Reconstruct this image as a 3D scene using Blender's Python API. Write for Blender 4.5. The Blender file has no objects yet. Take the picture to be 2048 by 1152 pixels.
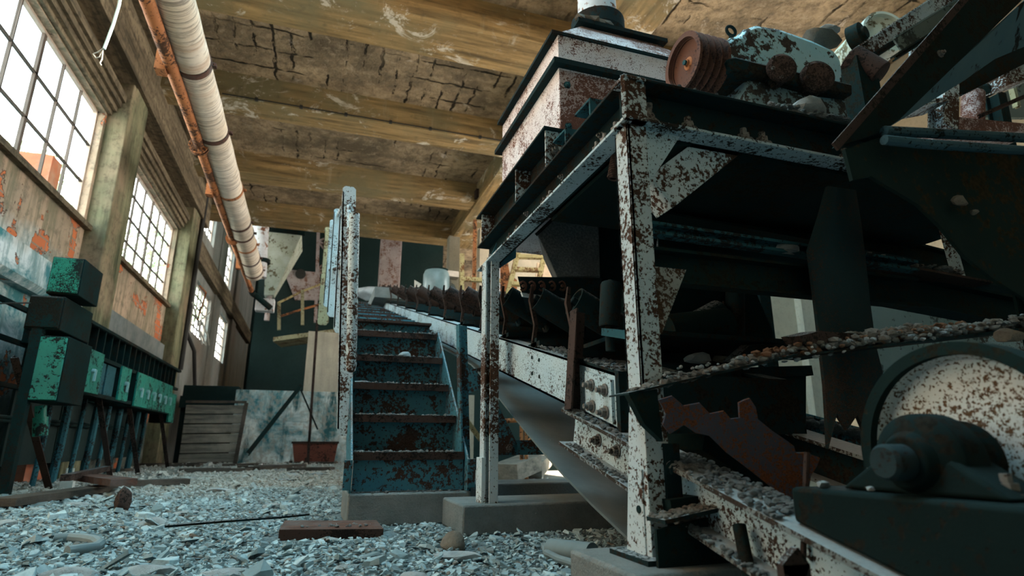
import bpy, math, random
import numpy as np
from mathutils import Vector, Matrix
random.seed(7)
rng = np.random.default_rng(7)
SC = bpy.context.scene
COL = SC.collection

# ------------------------------------------------------------------ camera
F_PX, PITCH, YAW, EYE = 1160.0, math.radians(15), math.radians(18.6), 0.5
FW = Vector((math.sin(YAW)*math.cos(PITCH), math.cos(YAW)*math.cos(PITCH), math.sin(PITCH)))
RT = Vector((math.cos(YAW), -math.sin(YAW), 0))
UP = RT.cross(FW)
CAM = Vector((0, 0, EYE))
cam_data = bpy.data.cameras.new('camera')
cam = bpy.data.objects.new('camera', cam_data)
COL.objects.link(cam)
cam.matrix_world = Matrix(((RT.x, UP.x, -FW.x, 0), (RT.y, UP.y, -FW.y, 0), (RT.z, UP.z, -FW.z, EYE), (0, 0, 0, 1)))
cam_data.sensor_width = 36
cam_data.lens = 36*F_PX/2048
cam_data.clip_start = 0.02
cam_data.dof.use_dof = True
cam_data.dof.focus_distance = 2.9
cam_data.dof.aperture_fstop = 2.6
SC.camera = cam

def W(px, py, **k):
    """survey helper: point of the place seen at a photo pixel, at a known world plane"""
    d = FW*F_PX + RT*(px-1024) + UP*(576-py)
    a, v = list(k.items())[0]
    i = 'xyz'.index(a)
    return CAM + d*((v-CAM[i])/d[i])

# ------------------------------------------------------------------ materials
class NB:
    def __init__(s, name):
        s.m = bpy.data.materials.new(name); s.m.use_nodes = True
        s.t = s.m.node_tree; s.n = s.t.nodes; s.n.clear()
        s.out = s.n.new('ShaderNodeOutputMaterial')
        s.b = s.n.new('ShaderNodeBsdfPrincipled')
        s.t.links.new(s.b.outputs[0], s.out.inputs[0])
        s.geo = s.n.new('ShaderNodeNewGeometry')
        s.pos = s.geo.outputs['Position']
    def link(s, a, b): s.t.links.new(a, b)
    def put(s, sock, v):
        if hasattr(v, 'is_linked') or hasattr(v, 'links'): s.link(v, sock)
        else: sock.default_value = v if not (isinstance(v, tuple) and len(v) == 3 and sock.type == 'RGBA') else (*v, 1)
    def map(s, sc=(1, 1, 1), rot=(0, 0, 0), vec=None):
        n = s.n.new('ShaderNodeMapping'); n.inputs['Scale'].default_value = sc; n.inputs['Rotation'].default_value = rot
        s.link(vec or s.pos, n.inputs[0]); return n.outputs[0]
    def noise(s, scale, detail=4, rough=.6, vec=None, dist=0):
        n = s.n.new('ShaderNodeTexNoise'); n.inputs['Scale'].default_value = scale
        n.inputs['Detail'].default_value = detail; n.inputs['Roughness'].default_value = rough; n.inputs['Distortion'].default_value = dist
        s.link(vec or s.pos, n.inputs['Vector']); return n.outputs['Fac']
    def voro(s, scale, vec=None, feat='F1', rnd=1):
        n = s.n.new('ShaderNodeTexVoronoi'); n.feature = feat; n.inputs['Scale'].default_value = scale
        n.inputs['Randomness'].default_value = rnd
        s.link(vec or s.pos, n.inputs['Vector']); return n.outputs['Distance']
    def ramp(s, fac, lo, hi, a=0., b=1.):
        n = s.n.new('ShaderNodeMapRange'); n.inputs[1].default_value = lo; n.inputs[2].default_value = hi
        n.inputs[3].default_value = a; n.inputs[4].default_value = b; s.link(fac, n.inputs[0]); return n.outputs[0]
    def math(s, op, a, b=None):
        n = s.n.new('ShaderNodeMath'); n.operation = op; s.put(n.inputs[0], a)
        if b is not None: s.put(n.inputs[1], b)
        return n.outputs[0]
    def mix(s, fac, a, b, mode='MIX'):
        n = s.n.new('ShaderNodeMix'); n.data_type = 'RGBA'; n.blend_type = mode
        s.put(n.inputs[0], fac); s.put(n.inputs[6], a); s.put(n.inputs[7], b); return n.outputs[2]
    def sep(s, vec, i):
        n = s.n.new('ShaderNodeSeparateXYZ'); s.link(vec, n.inputs[0]); return n.outputs[i]
    def bump(s, h, strength=.3, dist=.01):
        n = s.n.new('ShaderNodeBump'); n.inputs['Strength'].default_value = strength; n.inputs['Distance'].default_value = dist
        s.link(h, n.inputs['Height']); s.link(n.outputs[0], s.b.inputs['Normal'])
    def done(s, col, rough=.7, metal=0., spec=.3):
        s.put(s.b.inputs['Base Color'], col); s.put(s.b.inputs['Roughness'], rough); s.put(s.b.inputs['Metallic'], metal)
        s.b.inputs['Specular IOR Level'].default_value = spec
        return s.m

def rusty(name, paint, rust=(.11, .05, .028), amount=.5, scale=16, speck=.5, dust=.0, rough=.55, paint2=None, big=1.5, spec=.3):
    """painted steel, paint flaking to rust; amount 0..1 share of rust; dust = grey grit lying on top faces"""
    b = NB(name)
    n1 = b.noise(scale*3.4, 7, .68); n2 = b.noise(big*1.6, 5, .6); n3 = b.noise(scale*9, 4, .6); n4 = b.noise(scale*.9, 4, .6)
    f = b.math('ADD', n1, b.math('ADD', b.math('MULTIPLY', b.math('SUBTRACT', n2, .5), .85), b.math('MULTIPLY', b.math('SUBTRACT', n4, .5), .45)))
    th = .68-.28*amount
    m = b.ramp(f, th-.012, th+.022, 0, 1)
    v = b.noise(scale*5.5, 2, .4)
    sp = b.ramp(b.math('ADD', v, b.math('MULTIPLY', n2, .2)), .80-.08*speck, .83-.08*speck, 0, 1)
    m = b.math('MAXIMUM', m, sp)
    p = b.mix(b.ramp(b.noise(3.1, 5), .35, .7), paint, paint2 or tuple(c*.72 for c in paint))
    r = b.mix(b.ramp(n3, .35, .68), rust, tuple(min(1, c*.38) for c in rust))
    c = b.mix(m, p, r)
    if dust > 0:
        nz = b.sep(b.geo.outputs['Normal'], 2)
        d = b.math('MULTIPLY', b.ramp(nz, .5, .9), b.ramp(b.math('ADD', n3, b.math('MULTIPLY', n2, .5)), .95-.6*dust, 1.05-.6*dust))
        c = b.mix(d, c, b.mix(n1, (.15, .175, .18), (.38, .41, .41)))
    b.bump(b.math('ADD', b.math('MULTIPLY', m, -.4), b.math('MULTIPLY', n3, .5)), .35, .004)
    return b.done(c, b.ramp(m, 0, 1, rough, .9), 0, spec)

MAT = {}
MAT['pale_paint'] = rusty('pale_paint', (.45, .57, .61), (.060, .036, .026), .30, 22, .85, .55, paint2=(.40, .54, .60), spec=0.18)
MAT['beam_paint'] = rusty('beam_paint', (.45, .56, .60), (.040, .030, .024), .42, 16, .8, .15, paint2=(.34, .46, .50), spec=0.18)
MAT['pale_worn'] = rusty('pale_worn', (.50, .58, .60), (.085, .043, .026), .56, 15, .9, .4, paint2=(.42, .52, .56), spec=0.18)
MAT['hopper_paint'] = rusty('hopper_paint', (.78, .75, .77), (.20, .085, .06), .44, 27, 1., 0, paint2=(.66, .58, .58), spec=0.18)
MAT['hopper_rust'] = rusty('hopper_rust', (.50, .42, .42), (.20, .085, .06), .66, 27, 1, 0, paint2=(.36, .24, .22))
MAT['teal_paint'] = rusty('teal_paint', (.050, .165, .20), (.060, .036, .028), .50, 11, .7, .5, paint2=(.03, .13, .18), spec=0.18)
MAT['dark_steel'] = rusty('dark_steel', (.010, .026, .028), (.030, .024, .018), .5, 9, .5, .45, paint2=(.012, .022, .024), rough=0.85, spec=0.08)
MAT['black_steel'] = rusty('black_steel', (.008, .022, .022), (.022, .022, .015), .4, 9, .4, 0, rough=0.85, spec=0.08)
MAT['dark_rust'] = rusty('dark_rust', (.060, .040, .034), (.024, .020, .018), .5, 18, .6, .3, rough=0.85, spec=0.08)
MAT['red_rust'] = rusty('red_rust', (.135, .060, .040), (.07, .032, .024), .45, 22, .5, 0, rough=.85)
MAT['torn_rust'] = rusty('torn_rust', (.050, .050, .066), (.125, .045, .020), .40, 30, .9, 0, rough=.9, paint2=(.032, .042, .055), spec=.1)
MAT['orange_rust'] = rusty('orange_rust', (.40, .15, .055), (.10, .045, .022), .46, 8, .5, 0, rough=.75, paint2=(.33, .13, .05))
MAT['enamel'] = rusty('enamel', (.008, .205, .155), (.010, .016, .014), .36, 9, .45, 0, rough=.42, paint2=(.006, .14, .115), big=2.2)
MAT['enamel_burnt'] = rusty('enamel_burnt', (.012, .27, .19), (.010, .020, .018), .72, 30, .6, 0, rough=.5, big=1.8)
MAT['rack_black'] = rusty('rack_black', (.006, .022, .022), (.020, .018, .014), .45, 16, .5, .3, rough=0.85, spec=0.08)
MAT['gear_blue'] = rusty('gear_blue', (.27, .58, .70), (.050, .036, .028), .46, 6, .35, 0, rough=.4, paint2=(.42, .66, .74), big=2.6, spec=.5)
MAT['gear_grey'] = rusty('gear_grey', (.20, .30, .32), (.06, .05, .04), .35, 8, .4, 0, rough=.6)
MAT['cap_rust'] = rusty('cap_rust', (.095, .062, .050), (.045, .032, .028), .30, 30, .4, 0, rough=.9, spec=.08, paint2=(.07, .048, .042))
MAT['yellow_paint'] = rusty('yellow_paint', (.50, .42, .20), (.22, .10, .04), .35, 9, .4, 0)
MAT['olive_paint'] = rusty('olive_paint', (.33, .33, .20), (.16, .10, .05), .4, 9, .6, 0)
MAT['mast_paint'] = rusty('mast_paint', (.42, .36, .36), (.22, .10, .06), .42, 9, .5, 0)
MAT['bin_red'] = rusty('bin_red', (.20, .065, .045), (.08, .04, .03), .4, 5, .4, .5)
MAT['drum_white'] = rusty('drum_white', (.62, .70, .71), (.14, .085, .045), .22, 26, 1.25, 0, paint2=(.52, .60, .61), spec=.18)
MAT['funnel'] = rusty('funnel', (.40, .44, .34), (.20, .17, .10), .22, 3, .2, 0, paint2=(.52, .58, .52))
MAT['duct_white'] = rusty('duct_white', (.72, .76, .80), (.35, .16, .09), .28, 4, .3, 0)
MAT['sheet_pale'] = rusty('sheet_pale', (.115, .165, .16), (.05, .07, .065), .3, 3, .3, 0, paint2=(.085, .135, .13))
MAT['dark_rust2'] = rusty('dark_rust2', (.010, .022, .020), (.040, .028, .014), .55, 6, .3, 0, rough=0.85, spec=0.08)
MAT['bearing_black'] = rusty('bearing_black', (.006, .016, .016), (.016, .015, .011), .45, 9, .4, 0, rough=0.85, spec=0.08)
MAT['dark_bar2'] = rusty('dark_bar2', (.025, .045, .050), (.03, .03, .03), .3, 12, .3, 0, rough=0.85, spec=0.08)
MAT['strip_black'] = rusty('strip_black', (.016, .034, .038), (.050, .038, .032), .45, 30, .5, 0, rough=0.85, spec=0.08)
MAT['flange_blue'] = rusty('flange_blue', (.06, .13, .16), (.010, .014, .014), .50, 1.2, .1, 0, rough=0.85, big=2.2, paint2=(.085, .15, .17), spec=0.08)
MAT['ledge_blue'] = rusty('ledge_blue', (.045, .095, .115), (.015, .02, .02), .34, 14, .6, .25, rough=.8, spec=.1, paint2=(.03, .07, .085))
MAT['bolt_steel'] = rusty('bolt_steel', (.20, .19, .175), (.05, .032, .024), .45, 40, .5, 0, rough=.45)
MAT['dark_bar'] = rusty('dark_bar', (.030, .105, .125), (.03, .03, .03), .4, 12, .5, 0, rough=0.85, spec=0.08)

def m_rubber():
    b = NB('rubber_belt'); n = b.noise(5, 6); n2 = b.noise(60, 3)
    c = b.mix(b.ramp(n, .35, .7), (.085, .115, .118), (.13, .165, .165))
    c = b.mix(b.ramp(n2, .7, .74), c, (.25, .27, .26)); b.bump(n2, .12, .003)
    return b.done(c, .62, 0, .35)
MAT['belt'] = m_rubber()
def m_guard():
    b = NB('dusty_plate'); n = b.noise(70, 5); n1 = b.noise(4, 4)
    c = b.mix(b.ramp(n, .4, .65), (.09, .095, .095), (.24, .235, .225)); c = b.mix(b.ramp(n1, .45, .7), c, (.06, .07, .07)); b.bump(n, .9, .008)
    return b.done(c, .42, 0, .6)
MAT['dusty_plate'] = m_guard()

def m_concrete(name, a, c2, stain, sc=2.2, streak=(1, 1, 1), bumps=.4):
    b = NB(name); n = b.noise(sc, 8, .65, b.map(streak)); n2 = b.noise(sc*14, 5, .7); n3 = b.noise(sc*.35, 4)
    c = b.mix(b.ramp(n, .35, .68), a, c2); c = b.mix(b.ramp(n3, .48, .70), c, stain); c = b.mix(b.math('MULTIPLY', b.ramp(n2, .5, .75), .35), c, tuple(x*.45 for x in c2))
    b.bump(b.math('ADD', n2, b.math('MULTIPLY', n, .6)), bumps, .01)
    return b.done(c, .9, 0, .15)
MAT['plinth'] = m_concrete('plinth_concrete', (.19, .22, .22), (.115, .14, .14), (.22, .235, .225), 5, bumps=.9)
MAT['stone'] = m_concrete('stone_grey', (.38, .42, .425), (.22, .255, .26), (.44, .46, .45), 14, bumps=.8)
MAT['stone_brown'] = m_concrete('stone_brown', (.20, .17, .13), (.13, .11, .09), (.26, .23, .19), 9, bumps=.8)
MAT['gravel'] = m_concrete('gravel', (.24, .235, .21), (.11, .09, .07), (.33, .33, .31), 30, bumps=.8)
MAT['grit'] = m_concrete('grit', (.27, .29, .29), (.13, .15, .15), (.36, .38, .375), 45, bumps=1)
MAT['cream_wall'] = m_concrete('cream_wall', (.50, .45, .35), (.40, .36, .28), (.34, .32, .25), 1.2)
MAT['back_pillar'] = m_concrete('back_pillar', (.46, .44, .36), (.32, .31, .26), (.25, .25, .21), 1.5, (3, 3, .4))
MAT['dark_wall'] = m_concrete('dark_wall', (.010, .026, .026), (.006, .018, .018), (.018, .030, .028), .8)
MAT['wood_dark'] = m_concrete('wood_dark', (.085, .07, .055), (.04, .036, .032), (.12, .10, .085), 4, (1, 1, 8))
MAT['wood_brown'] = m_concrete('wood_brown', (.13, .060, .042), (.05, .038, .034), (.13, .12, .115), 9, (.3, 4, 4))
MAT['wood_grey'] = m_concrete('wood_grey', (.26, .245, .205), (.075, .08, .075), (.33, .30, .25), 3.2, (.4, 3, 5))
MAT['orange_stone'] = m_concrete('orange_stone', (.26, .13, .075), (.14, .075, .045), (.30, .19, .12), 20, bumps=.8)
MAT['brick_red'] = m_concrete('brick_red', (.40, .13, .07), (.28, .10, .06), (.34, .22, .17), 6)

def m_floor():
    b = NB('floor_grit'); n = b.noise(7, 8, .7); n2 = b.noise(55, 5, .7); v = b.voro(26)
    c = b.mix(b.ramp(n, .35, .7), (.13, .175, .185), (.25, .31, .32)); c = b.mix(b.ramp(n2, .50, .66), c, (.04, .06, .062))
    warm = b.ramp(b.math('ADD', b.sep(b.pos, 1), b.math('MULTIPLY', b.noise(.8, 5), 6)), 9., 11.)  # brown gravel and warmer light of the far floor, painted in by depth
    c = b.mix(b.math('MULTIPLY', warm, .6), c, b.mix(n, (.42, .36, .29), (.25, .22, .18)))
    b.bump(b.math('ADD', n2, b.math('MULTIPLY', v, 1.2)), .9, .02)
    return b.done(c, .95, 0, .1)
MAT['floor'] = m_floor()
def m_rubble():
    b = NB('rubble_flakes'); oi = b.n.new('ShaderNodeAttribute'); oi.attribute_name = 'tone'
    t = oi.outputs['Fac']; n = b.noise(40, 5)
    c = b.mix(t, (.12, .175, .185), (.40, .52, .545)); c = b.mix(b.ramp(t, .0, .10, 1, 0), c, (.16, .12, .09))
    c = b.mix(b.math('MULTIPLY', b.ramp(n, .4, .7), .5), c, (.15, .185, .19))
    warm = b.ramp(b.math('ADD', b.sep(b.pos, 1), b.math('MULTIPLY', b.noise(.8, 5), 6)), 9., 11.)  # flakes follow the floor: far warmth painted into their colour too
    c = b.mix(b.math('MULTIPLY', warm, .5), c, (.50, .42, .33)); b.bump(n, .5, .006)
    return b.done(c, .92, 0, .15)
MAT['rubble'] = m_rubble()

def m_ceiling():
    """spalled board-marked slab soffit: brown concrete, dark broken bar lines, whitish salts"""
    b = NB('ceiling_slab'); n = b.noise(.55, 7, .62); n2 = b.noise(4.5, 8, .72); n5 = b.noise(18, 5, .7)
    c = b.mix(b.ramp(n, .38, .60), (.15, .115, .075), (.52, .385, .24)); c = b.mix(b.math('MULTIPLY', b.ramp(n2, .48, .62), .8), c, (.16, .125, .085)); c = b.mix(b.math('MULTIPLY', b.ramp(n2, .46, .36), .5), c, (.52, .42, .30))
    wv = b.n.new('ShaderNodeVectorMath'); wv.operation = 'ADD'
    wn = b.n.new('ShaderNodeTexNoise'); wn.inputs['Scale'].default_value = 3.0; wn.inputs['Detail'].default_value = 5; b.link(b.pos, wn.inputs['Vector'])
    sc = b.n.new('ShaderNodeVectorMath'); sc.operation = 'SCALE'; sc.inputs[3].default_value = .22; b.link(wn.outputs['Color'], sc.inputs[0]); b.link(b.pos, wv.inputs[0]); b.link(sc.outputs[0], wv.inputs[1]); P = wv.outputs[0]
    fx = b.math('ABSOLUTE', b.math('SUBTRACT', b.math('FRACT', b.math('MULTIPLY', b.sep(P, 0), 3.1)), .5))
    gate = b.noise(1.0, 5, .7, b.map((1.9, .9, 1))); gate2 = b.ramp(b.noise(.45, 3), .43, .52)
    k = b.math('MULTIPLY', b.math('MULTIPLY', b.ramp(fx, .10, .05), b.ramp(gate, .50, .55)), gate2)
    fy = b.math('ABSOLUTE', b.math('SUBTRACT', b.math('FRACT', b.math('MULTIPLY', b.sep(P, 1), 1.7)), .5))
    k2 = b.math('MULTIPLY', b.math('MULTIPLY', b.ramp(fy, .05, .02), b.ramp(b.noise(1.0, 5, .7, b.map((.8, 2, 1))), .52, .57)), gate2)
    k = b.math('MAXIMUM', k, k2)
    c = b.mix(b.math('MULTIPLY', k, .95), c, (.022, .019, .014))
    salt = b.ramp(b.math('ADD', b.noise(.8, 7, .75, dist=.6), b.math('MULTIPLY', n2, .2)), .72, .78); c = b.mix(b.math('MULTIPLY', salt, .8), c, (.66, .56, .45))
    b.bump(b.math('SUBTRACT', b.math('ADD', n2, b.math('MULTIPLY', n5, .4)), b.math('MULTIPLY', k, 1.5)), 1., .06)
    return b.done(c, .92, 0, .1)
MAT['ceiling'] = m_ceiling()
def m_beam(name, axis=0):
    b = NB(name); sc = (.35, 5, 5) if axis == 0 else (5, .35, 5)
    n = b.noise(1.6, 8, .7, b.map(sc)); n2 = b.noise(.6, 5); n3 = b.noise(5, 7, .7)
    c = b.mix(b.ramp(n, .35, .66), (.11, .078, .038), (.44, .285, .125)); c = b.mix(b.ramp(n2, .45, .66), c, (.20, .165, .09))
    c = b.mix(b.math('MULTIPLY', b.ramp(n3, .55, .75), .6), c, (.075, .062, .042))
    salt = b.ramp(b.math('ADD', b.noise(1.3, 8, .8, b.map((1, 1, 1.6)), .8), b.math('MULTIPLY', n3, .15)), .63, .68)
    gate = b.ramp(b.noise(.55, 3), .47, .53); c = b.mix(b.math('MULTIPLY', b.math('MULTIPLY', salt, gate), .85), c, (.64, .58, .49))
    dr = b.ramp(b.noise(1.0, 5, .7, b.map((5, 5, .5))), .60, .68); c = b.mix(b.math('MULTIPLY', dr, .35), c, (.40, .33, .22))
    b.bump(b.math('ADD', n, n3), .35, .02)
    return b.done(c, .9, 0, .12)
MAT['beam'] = m_beam('ceiling_beam_concrete'); MAT['girder'] = m_beam('girder_concrete', 1)

def m_wall():
    b = NB('plaster_wall'); n = b.noise(.9, 7, .65); n2 = b.noise(7, 7, .7); n3 = b.noise(1.3, 6, .7, dist=.5)
    z = b.sep(b.pos, 2); zz = b.math('ADD', z, b.math('MULTIPLY', b.math('SUBTRACT', n, .5), 1.2))
    c = b.mix(b.ramp(n, .35, .65), (.50, .36, .26), (.30, .24, .175)); c = b.mix(b.ramp(n2, .50, .66), c, (.20, .165, .125))
    st = b.noise(1.2, 6, .7, b.map((5, 5, .5))); c = b.mix(b.math('MULTIPLY', b.ramp(st, .46, .60), .75), c, (.15, .15, .10))
    # lower, damp part: white salts over old teal paint
    low = b.ramp(zz, 3.25, 2.75); teal = b.mix(b.ramp(n3, .42, .58), (.055, .20, .22), (.62, .68, .68)); teal = b.mix(b.ramp(st, .5, .62), teal, (.20, .30, .30))
    ggate = b.ramp(b.sep(b.pos, 1), 10.6, 9.4); c = b.mix(b.math('MULTIPLY', low, ggate), c, teal)
    vlow = b.ramp(zz, 1.6, .9); c = b.mix(vlow, c, b.mix(b.ramp(n3, .4, .65), (.045, .065, .06), (.16, .165, .14)))  # dark teal wall foot, deepened by painted shadow below the rack
    # fallen plaster: bricks show
    br = b.n.new('ShaderNodeTexBrick'); br.inputs['Scale'].default_value = 1.0; br.inputs['Brick Width'].default_value = .42; br.inputs['Row Height'].default_value = .15
    br.inputs['Mortar Size'].default_value = .014; br.inputs['Color1'].default_value = (.56, .17, .07, 1); br.inputs['Color2'].default_value = (.42, .13, .06, 1); br.inputs['Mortar'].default_value = (.28, .20, .15, 1)
    cx = b.n.new('ShaderNodeCombineXYZ'); b.link(b.sep(b.pos, 1), cx.inputs[0]); b.link(z, cx.inputs[1]); b.link(cx.outputs[0], br.inputs[0])
    m = b.ramp(b.math('ADD', b.noise(1.15, 6, .6, dist=.3), b.math('MULTIPLY', n2, .06)), .600, .612)
    c = b.mix(m, c, br.outputs[0]); edge = b.ramp(b.math('ABSOLUTE', b.math('SUBTRACT', m, .5)), .5, .3); c = b.mix(b.math('MULTIPLY', edge, .8), c, (.08, .06, .05))
    b.bump(b.math('ADD', b.math('MULTIPLY', m, -1.), b.math('MULTIPLY', n2, .6)), .6, .03)
    return b.done(c, .92, 0, .12)
MAT['wall'] = m_wall()
def m_pillar():
    b = NB('mossy_pillar'); n = b.noise(1.0, 7, .7, b.map((3.2, 3.2, .35))); n2 = b.noise(8, 6, .7); n3 = b.noise(.7, 4)
    c = b.mix(b.ramp(n, .36, .62), (.035, .045, .026), (.21, .205, .125)); c = b.mix(b.math('MULTIPLY', b.ramp(n3, .5, .66), .8), c, (.27, .20, .135)); c = b.mix(b.math('MULTIPLY', b.ramp(n2, .5, .66), .6), c, (.065, .058, .04))
    b.bump(n2, .5, .02); return b.done(c, .9, 0, .12)
MAT['pillar'] = m_pillar()
def m_lintel():
    b = NB('lintel_concrete'); n = b.noise(1.2, 7, .7, b.map((6, .4, 6))); n2 = b.noise(9, 6)
    c = b.mix(b.ramp(n, .36, .64), (.055, .045, .030), (.22, .175, .115)); c = b.mix(b.math('MULTIPLY', b.ramp(n2, .48, .62), .65), c, (.045, .038, .027)); b.bump(n2, .5, .02)
    return b.done(c, .9, 0, .12)
MAT['lintel'] = m_lintel()
MAT['post_rust'] = rusty('post_rust', (.36, .38, .36), (.085, .050, .030), .72, 17, .9, .2, rough=.7, spec=.12)
MAT['far_wall'] = m_concrete('far_wall', (.30, .31, .295), (.17, .19, .18), (.24, .20, .165), .9, (2, 2, .5))
MAT['flange_rust'] = rusty('flange_rust', (.20, .23, .23), (.055, .042, .034), .62, 18, .9, .8, rough=.85, spec=.1)
def m_damp():
    b = NB('damp_wall'); n = b.noise(1.1, 7, .7, dist=.5); n2 = b.noise(1.0, 6, .7, b.map((3, 3, .6))); n3 = b.noise(8, 6)
    c = b.mix(b.ramp(n, .40, .60), (.05, .20, .23), (.80, .86, .83)); c = b.mix(b.ramp(n2, .50, .60), c, (.04, .12, .13)); c = b.mix(b.math('MULTIPLY', b.ramp(n3, .48, .6), .6), c, (.38, .35, .29))
    b.bump(n3, .5, .02); return b.done(c, .9, 0, .12)
MAT['damp'] = m_damp()
def m_lagging():
    b = NB('lagged_pipe_skin'); n = b.noise(1.0, 7, .8, b.map((1.5, 30, 1.5))); n2 = b.noise(.9, 4, .6, b.map((1.6, 1.1, 1.6))); n3 = b.noise(3.0, 6, .7, b.map((1.6, 6, 1.6)))
    c = b.mix(b.ramp(n2, .38, .62), (.64, .55, .43), (.70, .64, .55)); c = b.mix(b.math('MULTIPLY', b.ramp(n, .50, .58), .8), c, (.20, .17, .14)); c = b.mix(b.math('MULTIPLY', b.ramp(n3, .55, .64), .6), c, (.36, .29, .21))
    rb = b.ramp(b.noise(1, 4, .6, b.map((.15, 2.6, .15))), .60, .68); c = b.mix(b.math('MULTIPLY', rb, .6), c, (.40, .22, .11))
    b.bump(n, .4, .012); return b.done(c, .85, 0, .15)
MAT['lagging'] = m_lagging()
def m_plain(name, col, rough=.7, spec=.3, nz=.25):
    b = NB(name); n = b.noise(8, 5); c = b.mix(b.ramp(n, .3, .7), col, tuple(x*(1-nz) for x in col)); return b.done(c, rough, 0, spec)
MAT['frame'] = m_plain('window_bar_steel', (.10, .075, .06), .7)
MAT['frame_pale'] = m_plain('window_frame_pale', (.50, .40, .33), .8)
MAT['cable'] = m_plain('cable_sheath', (.40, .62, .66), .6)
MAT['cable_dark'] = m_plain('dark_cable', (.03, .03, .028), .7)
MAT['rope'] = m_plain('pale_cord', (.55, .56, .52), .8)
MAT['hose'] = m_plain('pale_hose', (.17, .225, .235), .7)
MAT['plastic'] = m_plain('milky_plastic', (.16, .25, .27), .35, .5)
MAT['sack'] = m_plain('white_sack', (.40, .50, .56), .7)
MAT['board'] = m_plain('pale_board', (.80, .62, .44), .8)
MAT['paper'] = m_plain('pale_paper', (.72, .60, .50), .8)
MAT['lug'] = m_plain('chrome_lug', (.30, .48, .50), .3, .6)
MAT['leaf'] = m_plain('tree_leaf', (.42, .52, .34), .8, .2, .5)
MAT['bark'] = m_plain('tree_bark', (.20, .16, .12), .9)
MAT['yard'] = m_plain('yard_ground', (.46, .47, .45), .95)
def m_glass():
    m = bpy.data.materials.new('dirty_glass'); m.use_nodes = True; t = m.node_tree; t.nodes.clear()
    o = t.nodes.new('ShaderNodeOutputMaterial'); mx = t.nodes.new('ShaderNodeMixShader'); tr = t.nodes.new('ShaderNodeBsdfTransparent'); gl = t.nodes.new('ShaderNodeBsdfGlossy')
    gl.inputs['Roughness'].default_value = .05; tr.inputs[0].default_value = (.93, .95, .95, 1)
    mx.inputs[0].default_value = .05; t.links.new(tr.outputs[0], mx.inputs[1]); t.links.new(gl.outputs[0], mx.inputs[2]); t.links.new(mx.outputs[0], o.inputs[0]); return m
MAT['glass'] = m_glass()

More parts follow.
